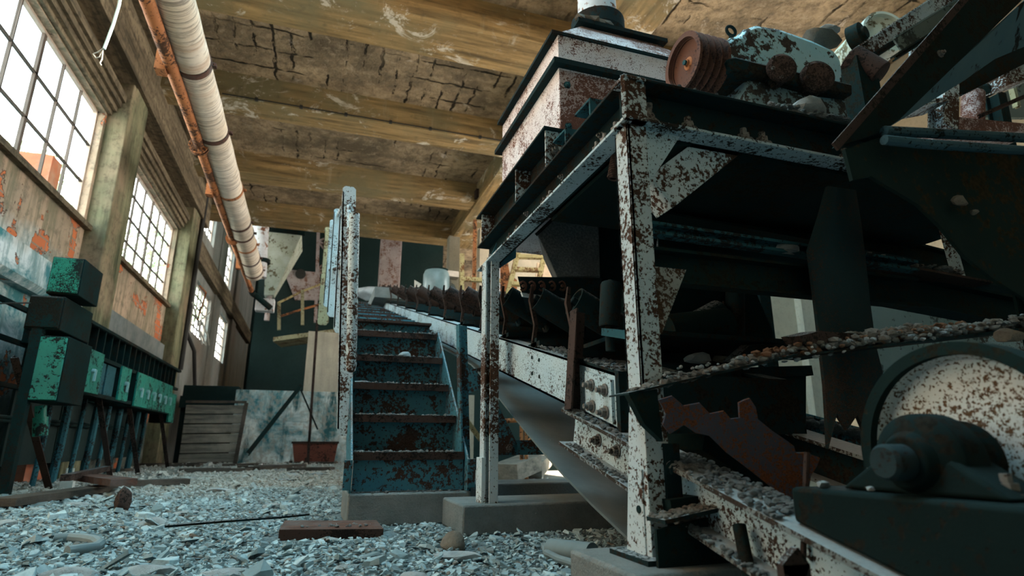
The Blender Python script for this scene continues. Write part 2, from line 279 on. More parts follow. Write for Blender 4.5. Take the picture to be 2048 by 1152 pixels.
# ------------------------------------------------------------------ mesh helpers
def V(*a): return Vector(a)
class MB:
    def __init__(s): s.v = []; s.f = []
    def add(s, vs, fs):
        o = len(s.v); s.v += [Vector(p) for p in vs]; s.f += [tuple(i+o for i in f) for f in fs]; return s
    def box(s, x0, x1, y0, y1, z0, z1):
        return s.add([(x0, y0, z0), (x1, y0, z0), (x1, y1, z0), (x0, y1, z0), (x0, y0, z1), (x1, y0, z1), (x1, y1, z1), (x0, y1, z1)],
                     [(0, 3, 2, 1), (4, 5, 6, 7), (0, 1, 5, 4), (1, 2, 6, 5), (2, 3, 7, 6), (3, 0, 4, 7)])
    def obox(s, c, ax, ay, az):
        c, ax, ay, az = Vector(c), Vector(ax), Vector(ay), Vector(az)
        vs = [c+ax*i+ay*j+az*k for k in (-1, 1) for j, i in ((-1, -1), (-1, 1), (1, 1), (1, -1))]
        return s.add(vs, [(0, 3, 2, 1), (4, 5, 6, 7), (0, 1, 5, 4), (1, 2, 6, 5), (2, 3, 7, 6), (3, 0, 4, 7)])
    def extr(s, prof, p0, p1, up=(0, 0, 1), prof1=None):
        """extrude closed 2D profile (u sideways, v up) from p0 to p1; u = dir x up"""
        p0, p1 = Vector(p0), Vector(p1); d = (p1-p0).normalized(); u = d.cross(Vector(up)).normalized(); w = u.cross(d)
        n = len(prof); q = prof1 or prof
        vs = [p0+u*a+w*b for a, b in prof]+[p1+u*a+w*b for a, b in q]
        fs = [(i, (i+1) % n, n+(i+1) % n, n+i) for i in range(n)]+[tuple(reversed(range(n))), tuple(range(n, 2*n))]
        return s.add(vs, fs)
    def bar(s, p0, p1, w, h, up=(0, 0, 1)):
        return s.extr([(-w/2, -h/2), (w/2, -h/2), (w/2, h/2), (-w/2, h/2)], p0, p1, up)
    def tube(s, p0, p1, r0, r1=None, n=16, caps=True):
        p0, p1 = Vector(p0), Vector(p1); r1 = r0 if r1 is None else r1; d = (p1-p0).normalized()
        u = d.orthogonal().normalized(); w = d.cross(u)
        vs = [p+u*math.cos(2*math.pi*i/n)*r+w*math.sin(2*math.pi*i/n)*r for p, r in ((p0, r0), (p1, r1)) for i in range(n)]
        fs = [(i, (i+1) % n, n+(i+1) % n, n+i) for i in range(n)]
        if caps: fs += [tuple(reversed(range(n))), tuple(range(n, 2*n))]
        return s.add(vs, fs)
    def path(s, pts, r, n=8):
        pts = [Vector(p) for p in pts]; k = len(pts); vs = []; u = None
        for i, p in enumerate(pts):
            d = (pts[min(i+1, k-1)]-pts[max(i-1, 0)]).normalized()
            u = d.orthogonal().normalized() if u is None else (u-d*u.dot(d)).normalized(); w = d.cross(u)
            rr = r[i] if isinstance(r, (list, tuple)) else r
            vs += [p+u*math.cos(2*math.pi*j/n)*rr+w*math.sin(2*math.pi*j/n)*rr for j in range(n)]
        fs = [(a*n+j, a*n+(j+1) % n, (a+1)*n+(j+1) % n, (a+1)*n+j) for a in range(k-1) for j in range(n)]
        fs += [tuple(reversed(range(n))), tuple(range((k-1)*n, k*n))]
        return s.add(vs, fs)
    def lathe(s, prof, o, ax, n=32, caps=True):
        """closed-end lathe: prof = [(radius, distance along ax)]"""
        o, ax = Vector(o), Vector(ax).normalized(); u = ax.orthogonal().normalized(); w = ax.cross(u); k = len(prof)
        vs = [o+ax*h+(u*math.cos(2*math.pi*j/n)+w*math.sin(2*math.pi*j/n))*max(r, 1e-4) for r, h in prof for j in range(n)]
        fs = [(a*n+j, a*n+(j+1) % n, (a+1)*n+(j+1) % n, (a+1)*n+j) for a in range(k-1) for j in range(n)]
        if caps: fs += [tuple(reversed(range(n))), tuple(range((k-1)*n, k*n))]
        return s.add(vs, fs)
    def plate(s, poly, t):
        """flat polygon of 3D points given real thickness vector t"""
        t = Vector(t); n = len(poly); p = [Vector(q) for q in poly]
        vs = p+[q+t for q in p]
        return s.add(vs, [tuple(reversed(range(n))), tuple(range(n, 2*n))]+[(i, (i+1) % n, n+(i+1) % n, n+i) for i in range(n)])
    def loft(s, ringA, ringB, caps=True):
        n = len(ringA); vs = [Vector(p) for p in ringA]+[Vector(p) for p in ringB]
        fs = [(i, (i+1) % n, n+(i+1) % n, n+i) for i in range(n)]
        if caps: fs += [tuple(reversed(range(n))), tuple(range(n, 2*n))]
        return s.add(vs, fs)
    def rock(s, c, r, sq=(1, 1, .6), seed=0, sub=2):
        import bmesh
        bm = bmesh.new(); bmesh.ops.create_icosphere(bm, subdivisions=sub, radius=1)
        rr = random.Random(seed); planes = [(Vector((rr.gauss(0, 1), rr.gauss(0, 1), rr.gauss(0, 1))).normalized(), rr.uniform(.55, .85)) for _ in range(9)]
        vs = []
        for v in bm.verts:
            p = v.co.copy()
            for nrm, d in planes:
                e = p.dot(nrm)-d
                if e > 0: p -= nrm*e
            p *= 1+rr.uniform(-.05, .05)
            vs.append(Vector(c)+Vector((p.x*r*sq[0], p.y*r*sq[1], p.z*r*sq[2])))
        fs = [tuple(v.index for v in f.verts) for f in bm.faces]; bm.free()
        return s.add(vs, fs)
    def bolt(s, p, nrm, r=.013, h=.018):
        nrm = Vector(nrm).normalized(); p = Vector(p)
        s.tube(p-nrm*.002, p+nrm*h*.25, r*1.45, n=12); s.tube(p+nrm*h*.2, p+nrm*h, r, n=6); s.tube(p+nrm*h*.9, p+nrm*h*1.7, r*.55, n=8); return s
    def grit(s, p0, p1, width, n, r, seed=0, up=0.):
        """pebbles lying along a strip p0-p1"""
        rr = random.Random(seed); p0, p1 = Vector(p0), Vector(p1); d = p1-p0; side = d.cross(Vector((0, 0, 1))).normalized()
        for i in range(n):
            q = p0+d*rr.random()+side*width*(rr.random()-.5); k = r*rr.uniform(.5, 1.4); q.z += k*.35+up*rr.random()
            s.rock(q, k, (rr.uniform(.8, 1.3), rr.uniform(.8, 1.3), rr.uniform(.5, .9)), rr.random(), 1)
        return s
def origin_of(o):
    p = Vector(o.location)
    while o.parent: o = o.parent; p += Vector(o.location)
    return p
def smooth_mesh(me, ang=35):
    me.polygons.foreach_set('use_smooth', [True]*len(me.polygons)); me.set_sharp_from_angle(angle=math.radians(ang))
def obj(name, mb, mat, parent=None, label=None, cat=None, group=None, kind=None, bevel=0.):
    if parent is None:
        xs = [v.x for v in mb.v]; ys = [v.y for v in mb.v]; loc = V((min(xs)+max(xs))/2, (min(ys)+max(ys))/2, min(v.z for v in mb.v)); off = loc
    else: loc = V(0, 0, 0); off = origin_of(parent)
    me = bpy.data.meshes.new(name); me.from_pydata([tuple(v-off) for v in mb.v], [], mb.f); me.update()
    import bmesh
    bm = bmesh.new(); bm.from_mesh(me); bmesh.ops.recalc_face_normals(bm, faces=bm.faces); bm.to_mesh(me); bm.free()
    me.materials.append(MAT[mat] if isinstance(mat, str) else mat); smooth_mesh(me)
    o = bpy.data.objects.new(name, me); COL.objects.link(o); o.location = loc
    if parent: o.parent = parent
    if bevel:
        md = o.modifiers.new('edge', 'BEVEL'); md.width = bevel; md.segments = 2; md.limit_method = 'ANGLE'; md.angle_limit = math.radians(40)
    tag(o, label, cat, group, kind); return o
def tag(o, label=None, cat=None, group=None, kind=None):
    for k, v in (('label', label), ('category', cat), ('group', group), ('kind', kind)):
        if v: o[k] = v
    return o
def thing(name, label, cat, loc, group=None):
    o = bpy.data.objects.new(name, None); COL.objects.link(o); o.location = loc; o.empty_display_size = .1
    return tag(o, label, cat, group)
def dup(root, loc, label=None, name=None):
    r = root.copy(); COL.objects.link(r); r.location = loc
    if label: r['label'] = label
    for ch in list(root.children):
        c = ch.copy(); COL.objects.link(c); c.parent = r
        for g in ch.children:
            d = g.copy(); COL.objects.link(d); d.parent = c
    return r
def struct(name, mb, mat, label, cat='wall', bevel=0.): return obj(name, mb, mat, None, label, cat, None, 'structure', bevel)
# rolled sections (u sideways, v up)
def sec_I(w, h, t): return [(-w/2, -h/2), (w/2, -h/2), (w/2, -h/2+t), (t/2, -h/2+t), (t/2, h/2-t), (w/2, h/2-t), (w/2, h/2), (-w/2, h/2), (-w/2, h/2-t), (-t/2, h/2-t), (-t/2, -h/2+t), (-w/2, -h/2+t)]
def sec_C(w, h, t, s=1):
    p = [(0, -h/2), (w, -h/2), (w, -h/2+t), (t, -h/2+t), (t, h/2-t), (w, h/2-t), (w, h/2), (0, h/2)]
    return [(a*s, b) for a, b in p]
def sec_L(a, b, t, s=1, q=1): return [(x*s, y*q) for x, y in [(0, 0), (a, 0), (a, t), (t, t), (t, b), (0, b)]]

# ================================================================== SETTING
GX0, GX1 = 3.85, 4.75          # longitudinal girder
ZB, ZS = 7.0, 7.55             # underside of beams, underside of slab
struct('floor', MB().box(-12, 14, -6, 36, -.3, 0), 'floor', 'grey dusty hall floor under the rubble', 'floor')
# left wall with its window openings
XI, XO = -3.6, -3.78
wall = MB()
WINS = [(6.1, 10.06, 3.83, 5.70), (11.98, 15.68, 3.83, 5.70), (18.9, 21.6, 3.7, 5.25), (23.7, 25.9, 3.6, 5.3), (18.8, 20.6, 6.8, 8.3), (23.4, 25.4, 6.5, 8.2)]
def wall_rects(y0, y1, z0, z1, wins):
    ys = sorted({y0, y1, *[w[0] for w in wins], *[w[1] for w in wins]})
    for a, b_ in zip(ys, ys[1:]):
        m = (a+b_)/2; hs = sorted([(w[2], w[3]) for w in wins if w[0] < m < w[1]]); z = z0
        for h0, h1 in hs:
            wall.box(XO, XI, a, b_, z, h0); z = h1
        wall.box(XO, XI, a, b_, z, z1)
wall_rects(-3, 17.2, 0, 8.1, [w for w in WINS if w[1] < 17])
struct('wall_left', wall, 'wall', 'stained plaster wall with patches of bare brick, pierced by the windows')
wall = MB(); wall_rects(17.2, 34, 0, 10, [w for w in WINS if w[0] > 17]); struct('wall_left', wall, 'far_wall', 'grey far part of the left wall with two storeys of windows')
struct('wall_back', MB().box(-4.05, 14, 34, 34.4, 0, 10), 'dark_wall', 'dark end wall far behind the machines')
def rw():
    m = MB(); X0, X1 = 10.0, 10.4
    for a, b_ in ((-3, 7.4), (10.4, 11.6), (14.6, 15.8), (19, 34)): m.box(X0, X1, a, b_, 0, 8.1)
    for a, b_ in ((7.4, 10.4), (11.6, 14.6), (15.8, 19)): m.box(X0, X1, a, b_, 0, 1.2); m.box(X0, X1, a, b_, 6.6, 8.1)  # openings mostly out of view, sized to steer sun and bounced light
    return m
struct('wall_right', rw(), 'cream_wall', 'cream side wall with wide, mostly unseen openings behind the machines, sized to steer light')
struct('wall_front_added', MB().box(-4.05, 10.4, -3.4, -3, 0, 7.9), 'cream_wall', 'unseen wall behind the camera, added to block sky light')  # added out of view to keep sky light off camera-facing sides
# ceiling: slab over the hall; unseen opening over the near bay, placed and sized to steer skylight
cl = MB().box(-4.05, 10.4, 5.4, 18.5, ZS, 7.9)
cl.box(GX1, 10.4, -3.4, 5.4, ZS, 7.9); cl.box(-4.05, GX1, -3.4, 1.6, ZS, 7.9); cl.box(-4.05, 14, 18.0, 34.4, 9.6, 10)
struct('ceiling', cl, 'ceiling', 'brown spalled concrete ceiling slab with dark cracks and white salts', 'ceiling')
def xbeam(y0, y1, n, lab):
    m = MB(); c = .09
    pr = [(y0, ZS), (y0, ZB), (y1-c*.4, ZB), (y1, ZB+c), (y1, ZS)]
    m.loft([(XI, y, z) for y, z in pr], [(GX0, y, z) for y, z in pr])
    m.loft([(GX1, y, z) for y, z in pr], [(10.0, y, z) for y, z in pr])
    return struct('trim_%d' % n, m, 'beam', lab, 'ceiling beam')
xbeam(7.75, 8.75, 1, 'wide brown ceiling beam with white salt runs, nearest of the cross beams')
xbeam(11.15, 11.85, 2, 'brown ceiling beam with a thin cable strung along its face')
xbeam(14.55, 15.25, 3, 'brown ceiling beam with white salts along its lower edge')
xbeam(17.75, 18.5, 4, 'farthest ceiling beam, closing the view to the dark far bay')
g = MB().box(GX0, GX1, 3.2, 18.5, ZB-.02, ZS)
struct('trim_5', g, 'girder', 'long ceiling girder running down the hall, carrying the cross beams', 'ceiling beam')
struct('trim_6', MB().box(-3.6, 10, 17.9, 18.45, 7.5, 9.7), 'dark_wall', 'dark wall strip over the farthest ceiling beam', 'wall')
# longitudinal beams and lintels of the left wall
lt = MB(); lt.box(XI-.02, -3.22, 4.0, 17.3, 6.35, 7.2); lt.box(XI-.02, -3.02, 4.0, 17.6, 7.2, 7.55)
struct('trim_7', lt, 'lintel', 'long dark stepped beam under the ceiling along the left wall', 'wall beam')
n_t = 8
for i, (a, b_) in enumerate(((5.9, 10.2), (11.0, 15.85))):
    m = MB()
    for j, (dx, dz) in enumerate(((.06, .02), (.12, .09), (.17, .18), (.22, .28))): m.box(XI-.02, XI+dx, a, b_, 5.70+dz, 5.70+dz+.13)
    struct('trim_%d' % n_t, m, 'lintel', ('stepped concrete lintel over the nearest window', 'stepped concrete lintel over the second window')[i], 'lintel'); n_t += 1
for i, (a, b_) in enumerate(((5.9, 10.18), (11.0, 15.85), (17.2, 21.3))):
    m = MB()
    pr = [(-3.77, 3.86), (-3.50, 3.78), (-3.50, 3.70), (-3.77, 3.72)]
    m.loft([(x, a, z) for x, z in pr], [(x, b_, z) for x, z in pr])
    if i < 2: struct('trim_%d' % n_t, m, 'lintel', ('sloping sill under the nearest window', 'sloping sill under the second window')[i], 'window sill'); n_t += 1
m = MB(); pr = [(XI-.02, 2.84), (-3.42, 2.80), (-3.40, 2.42), (-3.46, 2.34), (XI-.02, 2.34)]
m.loft([(x, 4, z) for x, z in pr], [(x, 10.1, z) for x, z in pr]); struct('trim_%d' % n_t, m, 'wall', 'thick plaster ledge below the nearest window, flaking white over teal', 'wall ledge'); n_t += 1
m = MB(); pr = [(XI-.02, 2.84), (-3.5, 2.78), (-3.5, 1.9), (XI-.02, 1.9)]
m.loft([(x, 11.1, z) for x, z in pr], [(x, 15.9, z) for x, z in pr]); struct('trim_%d' % n_t, m, 'plinth', 'grey dado band on the wall below the second window', 'wall ledge'); n_t += 1
struct('trim_%d' % n_t, MB().box(XI-.02, -3.42, 17.3, 33, 5.55, 6.15), 'lintel', 'concrete band between the far lower and upper windows', 'wall beam'); n_t += 1
for y0, y1, x1, z1, lab in ((4.3, 5.5, -3.3, 7.2, 'wall pillar nearest the camera'), (10.16, 11.05, -3.3, 7.2, 'green stained concrete wall pillar between the first and second windows'),
                       (15.74, 16.55, -3.3, 7.2, 'brown stained wall pillar after the second window'), (22.0, 23.2, -3.55, 9.7, 'grey wall pillar between the far windows'), (26.4, 27.6, -3.5, 9.7, 'last wall pillar before the dark end')):
    m = MB().box(XI-.02, x1, y0, y1, 0, z1)
    if z1 < 8: m.loft([(x1-.02, y0+.1, 6.2), (x1-.02, y1-.1, 6.2), (x1-.02, y1-.1, 6.36), (x1-.02, y0+.1, 6.36)], [(x1+.02, y0+.1, 6.34), (x1+.02, y1-.1, 6.34), (x1+.02, y1-.1, 6.36), (x1+.02, y0+.1, 6.36)])
    struct('trim_%d' % n_t, m, 'pillar' if y0 < 20 else 'far_wall', lab, 'pillar', .02); n_t += 1
# windows: steel frame, glazing bars and panes
def window(n, y0, y1, z0, z1, ncol, nrow, thick=(), lab='', holes=()):
    X = -3.73; root = thing('window_%d' % n, lab, 'window', (X, (y0+y1)/2, z0)); root['kind'] = 'structure'
    fr = MB(); t = .035
    for a, b_ in ((y0, y0+t), (y1-t, y1)): fr.box(X-.03, X+.03, a, b_, z0, z1)
    for a, b_ in ((z0, z0+t), (z1-t, z1)): fr.box(X-.03, X+.03, y0, y1, a, b_)
    obj('window_frame', fr, 'frame_pale', root)
    br = MB()
    for i in range(1, ncol):
        y = y0+(y1-y0)*i/ncol; w = .035 if i in thick else .013; br.box(X-.02, X+.02, y-w, y+w, z0+t, z1-t)
    for j in range(1, nrow):
        z = z0+(z1-z0)*j/nrow; br.box(X-.02, X+.02, y0+t, y1-t, z-.013, z+.013)
    obj('glazing_bars', br, 'frame', root)
    for i in range(ncol):
        for j in range(nrow):
            if (i, j) in holes: continue
            a = y0+(y1-y0)*i/ncol+.013; c = z0+(z1-z0)*j/nrow+.013; w = (y1-y0)/ncol-.026; h = (z1-z0)/nrow-.026
            obj('pane', MB().box(X-.004, X+.004, a, a+w, c, c+h), 'glass', root)
window(1, *WINS[0], 6, 3, (3,), 'large steel window nearest the camera on the left wall', ((4, 1), (5, 2)))
window(2, *WINS[1], 6, 4, (3,), 'second large steel window, after the green pillar', ((2, 0), (4, 3)))
window(3, *WINS[2], 5, 5, (), 'lower far window just past the brown pillar', ((1, 2),))
window(4, *WINS[3], 4, 5, (), 'farthest lower window on the left wall')
window(5, *WINS[4], 4, 3, (), 'upper far window above the nearer of the two low far windows')
window(6, *WINS[5], 4, 4, (), 'upper far window above the farthest low window')
struct('floor_yard', MB().box(-90, -3.8, -30, 120, -.3, -.02), 'yard', 'pale ground of the yard outside the windows', 'ground')

# ------------------------------------------------------------------ outside: trees and a brick pier seen through the panes
def tree(x, y, h, r, seed, lab):
    rr = random.Random(seed); root = thing('tree', lab, 'tree', (x, y, 0), 'trees outside the windows')
    t = MB().path([(x, y, 0), (x+.1, y, h*.35), (x, y+.1, h*.8)], [.22, .16, .06]); obj('trunk', t, 'bark', root)
    vs = []; fs = []
    for i in range(1100):
        while True:
            p = V(rr.uniform(-1, 1), rr.uniform(-1, 1), rr.uniform(-1, 1))
            if p.length < 1: break
        p *= (.75+.25*math.sin(p.x*7)*math.sin(p.z*6+seed)); q = V(x+p.x*r, y+p.y*r, h-r*.9+p.z*r*1.05); a = V(rr.gauss(0, 1), rr.gauss(0, 1), rr.gauss(0, 1)).normalized(); c = a.orthogonal().normalized()*rr.uniform(.10, .2); d = a.cross(c); k = len(vs)
        vs += [q-c, q+d*.5, q+c, q-d*.5]; fs.append((k, k+1, k+2, k+3))
    m = MB(); m.add(vs, fs); obj('foliage', m, 'leaf', root)
for i, (x, y, h, r) in enumerate(((-10.5, 23, 11.2, 2.6), (-8.6, 33, 12.6, 3.0), (-12.5, 34, 12.6, 3.0), (-10, 52, 15, 3.5), (-14, 62, 16, 3.6))):
    tree(x, y, h, r, i, ('pale green tree seen through the lower panes of the nearest window', 'leafy tree outside behind the second window, left part', 'leafy tree outside behind the right part of the second window', 'leafy tree outside the far lower windows', 'farthest leafy tree outside the left wall')[i])
obj('brick_pier', MB().box(-5.2, -4.7, 11.35, 11.75, 0, 5.4), 'brick_red', None, 'red brick pier outside, seen through the right panes of the nearest window', 'brick pier')

# ================================================================== PIPES AND CABLES UNDER THE CEILING
pa, pb = V(-1.72, 4.0, 5.0), V(-1.83, 16.6, 5.0)
t = thing('lagged_pipe', 'thick pale pipe wrapped in flaking lagging, running under the ceiling', 'pipe', pa)
def pl(y): k = (y-pa.y)/(pb.y-pa.y); return pa.lerp(pb, k), .20+.045*k
pts = [4+12.6*i/40 for i in range(41)]
obj('pipe', MB().path([pl(y)[0] for y in pts], [pl(y)[1]+random.uniform(-.006, .006) for y in pts], 28), 'lagging', t)
for i, y in enumerate((5.2, 7.05, 8.75, 10.9, 12.6, 13.3, 14.1, 15.2, 16.3)):
    c, r = pl(y); m = MB(); m.tube(c-V(0, .045, 0), c+V(0, .045, 0), r+.012, n=28); m.box(c.x+r-.01, c.x+r+.06, c.y-.03, c.y+.03, c.z-.02, c.z+.02); m.tube(c+V(r+.035, -.06, 0), c+V(r+.035, .06, 0), .012, n=6)
    obj('strap', m, 'wood_brown' if i % 3 else 'orange_rust', t)
qa, qb = V(-1.90, 4.0, 4.76), V(-2.03, 17.4, 4.9)
t = thing('rusty_pipe', 'thin orange rusted pipe running beside the thick lagged pipe', 'pipe', qa)
e1 = V(-1.98, 18.0, 4.78); e2 = V(-1.45, 18.4, 4.42)
obj('pipe', MB().path([qa, qa.lerp(qb, .3)+V(.015, 0, 0), qa.lerp(qb, .6), qb, e1], .072, 16), 'orange_rust', t)
obj('elbow', MB().path([e1-V(0, .1, 0), e1+V(.02, .12, -.02), e1+V(.12, .2, -.07), e2], .085, 14), 'rack_black', t)
for y in (8.95, 13.4):
    k = (y-qa.y)/(qb.y-qa.y); c = qa.lerp(qb, k); m = MB()
    for s_ in (-.035, .035): m.tube(c+V(0, s_-.016, 0), c+V(0, s_+.016, 0), .135, n=20)
    for a in range(6):
        d = V(math.cos(a*1.047), 0, math.sin(a*1.047))*.112; m.tube(c+d+V(0, -.07, 0), c+d+V(0, .07, 0), .014, n=6)
    obj('flange', m, 'orange_rust', t)
for y in (6.9, 10.7, 15.6):
    k = (y-qa.y)/(qb.y-qa.y); c = qa.lerp(qb, k); obj('saddle_plate', MB().box(c.x-.14, c.x-.03, c.y-.08, c.y+.08, c.z-.1, c.z+.16), 'orange_rust', t)
# broken cable hanging near the first window
def hang():
    m = MB(); P = [W(x, y, y=4.2) for x, y in ((262, -260), (250, -60), (238, 10), (226, 50), (214, 82), (208, 98))]; m.path(P, .011, 8); return m
t = thing('hanging_cable', 'pale blue cable hanging from above beside the first window, its end frayed in a loop', 'cable', W(208, 98, y=4.2))
obj('sheath', hang(), 'cable', t)
obj('bare_wire', MB().path([W(x, y, y=4.2) for x, y in ((208, 96), (196, 104), (186, 108), (192, 116), (199, 114), (206, 100), (204, 118), (200, 126), (203, 131))], .0045, 6), 'rope', t)
m = MB(); k = [W(x, y, y=11.12) for x, y in ((440, 216), (510, 220), (600, 236), (690, 251), (780, 264), (860, 276), (960, 292), (1010, 300))]
for q in k: q.z = max(q.z, 7.03)
m.path(k, .012, 6)
for q in k[1:-1]: m.box(q.x-.03, q.x+.03, 11.10, 11.16, q.z-.03, q.z+.03)
obj('strung_cable', m, 'cable_dark', None, 'thin dark cable clipped along the face of a ceiling beam', 'cable')
m = MB(); m.box(W(950, 330, y=14.5).x, W(985, 330, y=14.5).x, 14.3, 14.52, 7.06, 7.30); m.tube(W(967, 318, y=14.4), W(967, 300, y=14.4), .02)
obj('lamp_bracket', m, 'dark_rust', None, 'small rusty bracket plate hanging at the girder corner', 'bracket')
# black cable bundle down the brown pillar, pale cords by the far window
m = MB(); m.path([V(-3.24, 16.6, 7.0), V(-3.25, 16.57, 5.2), V(-3.26, 16.63, 3.4), V(-3.26, 16.6, 2.3)], .06, 8); m.path([V(-3.26, 16.6, 3.3), V(-3.15, 17.4, 2.9), V(-3.2, 18.4, 2.1), V(-3.3, 18.5, 1.0), V(-3.25, 18.3, .3)], .05, 8)
obj('cable_bundle', m, 'cable_dark', None, 'black cable bundle running down past the brown pillar on the left wall', 'cable')
t = thing('cord_tangle', 'tangle of pale cords dangling at the far lower window', 'cord', (-3.2, 20.5, 3.2))
for j, px in enumerate((((385, 605), (395, 640), (400, 660), (412, 690)), ((420, 625), (400, 642), (398, 660), (404, 688)), ((402, 640), (408, 655), (416, 672), (418, 690)), ((400, 572), (412, 585), (404, 612), (395, 640)))):
    obj('cord', MB().path([W(a, c, x=-3.15+.02*j) for a, c in px], .022, 6), 'rope' if j < 3 else 'orange_rust', t)

# ================================================================== ELECTRICAL RACK ON THE LEFT
XR = -2.72
t = thing('equipment_rack', 'dark steel rack carrying the row of teal switch boxes along the left wall', 'rack', (XR-.2, 10, 0))
fr = MB()
for z in (1.12, 1.60, 1.98): fr.bar((XR-.04, 7.2, z), (XR-.04, 14.0, z), .05, .05); fr.bar((XR-.5, 7.2, z), (XR-.5, 14.0, z), .05, .05)
obj('rail', fr, 'rack_black', t)
m = MB()
for k in range(19):
    y = 8.2+k*.3; m.box(XR-.42, XR-.02, y, y+.035, 1.60, 1.97)
m.box(XR-.46, XR-.40, 7.9, 14, 1.6, 1.97); m.box(XR-.5, XR, 7.9, 14., 1.96, 2.0)
obj('bus_duct', m, 'rack_black', t)
for y in (7.15, 8.35, 9.6, 10.9, 12.2, 13.4):
    obj('leg', MB().extr(sec_L(.07, .07, .012), (XR-.52, y, 0), (XR-.52, y, 2.0), (0, 1, 0)), 'rack_black', t)
for y in (7.05, 9.55, 11.0, 13.2):
    top = (XR-.18, y, 1.25 if y > 8 else 1.32); foot = (XR+.02 if y > 8 else XR+.03, y+.9 if y < 8 else y+.55, 0)
    obj('brace', MB().extr(sec_L(.07, .07, .012), foot, top, (1, 0, 0)), 'dark_rust', t)
m = MB().extr(sec_L(.09, .09, .015), (W(25, 960, y=7.05).x, 7.0, 0), (W(25, 960, y=7.05).x, 7.0, 1.75), (0, 1, 0)); obj('end_post', m, 'rack_black', t)
obj('back_sheet', MB().box(XR-.56, XR-.53, 8.2, 13.9, .25, 1.1), 'dark_wall', t)
def yx(px, py, y=7.0): q = W(px, py, y=y); return q.x, q.z
def switch_box(name, lab, x0, x1, y0, y1, z0, z1, mat='enamel', side='rack_black', group='switch boxes on the rack', handles=0, face='x', n=1):
    r = thing(name, lab, 'electrical box', ((x0+x1)/2, (y0+y1)/2, z0), group)
    obj('body', MB().box(x0, x1-.02, y0+.02, y1, z0, z1), side, r, bevel=.008)
    if face == 'y':
        obj('door', MB().box(x0+.015, x1-.03, y0-.012, y0+.02, z0+.015, z1-.015), mat, r, bevel=.008)
    else:
        w = (y1-y0)/n
        for i in range(n):
            d = obj('door', MB().box(x1-.02, x1+.012, y0+i*w+.012, y0+(i+1)*w-.012, z0+.015, z1-.015), mat, r, bevel=.006)
            if handles:
                yy = y0+(i+.5)*w; zz = z0+(z1-z0)*.42
                h = MB(); h.tube((x1+.012, yy, zz+.05), (x1+.05, yy, zz+.05), .03, n=12); h.obox((x1+.05, yy, zz-.005), (.012, 0, 0), (0, .016, 0), (0, .006, .07)); obj('handle', h, 'lug', d)
    return r
x0, _ = yx(92, 600); x1, _ = yx(167, 600)
switch_box('switch_box', 'burnt box with a bright teal patch standing on top of the rack', W(97, 550, y=7.02).x, W(168, 550, y=7.02).x, 7.02, 7.62, 2.0, 2.40, 'enamel_burnt', face='y')
switch_box('trunking_box', 'wide black box across the near end of the rack, under the burnt one', W(50, 630, y=7.0).x, W(128, 630, y=7.0).x, 7.0, 7.85, 1.62, 1.97, 'rack_black', face='y', group='black boxes of the rack')
switch_box('switch_box', 'largest teal switch box, with blistered paint, at the near end of the rack', W(56, 750, y=7.02).x, W(128, 750, y=7.02).x, 7.02, 7.72, .90, 1.56, 'enamel', face='y')
switch_box('switch_box', 'narrow teal switch box right behind the largest one', XR-.4, XR+.02, 8.30, 9.05, 1.10, 1.66, handles=1)
switch_box('switch_box', 'slim teal switch box between two dark gaps of the rack', XR-.4, XR, 9.95, 10.45, 1.10, 1.62, handles=1)
switch_box('switch_box', 'long teal box with a row of six switch handles', XR-.4, XR+.02, 10.75, 13.3, 1.06, 1.62, handles=1, n=6)
switch_box('switch_box', 'darkened teal box at the far end of the rack', XR-.35, XR-.02, 13.45, 13.95, .9, 1.5, handles=0)
for y0, y1, nm in ((9.12, 9.45, 'dark box beside the narrow teal switch box'), (9.5, 9.9, 'dark bluish box before the slim teal switch box')):
    switch_box('fuse_box', nm, XR-.42, XR-.06, y0, y1, 1.12, 1.58, 'dark_bar', group='dark boxes on the rack')
m = MB().tube(W(82, 812, y=7.3), W(80, 868, y=7.3), .05, n=12); m.tube(W(81, 835, y=7.3), W(80, 872, y=7.3), .065, n=12)
obj('conduit_stub', m, 'enamel', None, 'short teal conduit stub under the largest teal switch box', 'conduit')
m = MB()
for k in range(9):
    y = 8.6+k*.55; m.path([(XR-.3, y, 1.1), (XR-.32, y+.03, .5), (XR-.34, y+.02, 0)], .05 if k % 2 else .032, 8)
obj('conduit_row', m, 'dark_bar', None, 'dark conduits dropping from the rack to the floor', 'conduits')
m = MB()
for z in (.78, .74): m.tube((XR-.45, 7.6, z), (XR-.45, 12.6, z), .018, n=8)
obj('cross_conduit', m, 'rack_black', None, 'thin conduits running level behind the rack legs', 'conduits')
m = MB().path([W(0, 607, y=6.8), W(30, 606, y=6.8), W(62, 606, y=7.0)], .008, 6); obj('loose_wire', m, 'cable_dark', None, 'thin black wire stretched into the near end of the rack', 'wire')
for k, (a, c, lab) in enumerate((((0, 1005), (240, 972), 'long dark timber lying on the floor before the rack'), ((125, 985), (210, 958), 'rusty perforated angle bar lying across the boards by the rack'), ((170, 972), (245, 985), 'short brown board on the floor at the foot of the rack brace'), ((220, 968), (375, 962), 'dark plank lying flat beyond the rack brace'))):
    p, q = W(*a, z=.06), W(*c, z=.06); m = MB().bar(p, q, .22 if k != 1 else .08, .06, (0, 0, 1))
    for v in m.v: v.z += (0, .13, .09, 0)[k]
    obj('floor_board' if k != 1 else 'angle_bar', m, ('wood_dark', 'dark_rust', 'wood_brown', 'wood_dark')[k], None, lab, 'board' if k != 1 else 'bar', None)
p = W(134, 974, z=.03); t = thing('insulator', 'small white insulator with two pins on the floor by the rack', 'insulator', (p.x, p.y, 0))
obj('base', MB().box(p.x-.06, p.x+.06, p.y-.04, p.y+.04, .0, .09), 'rope', t)
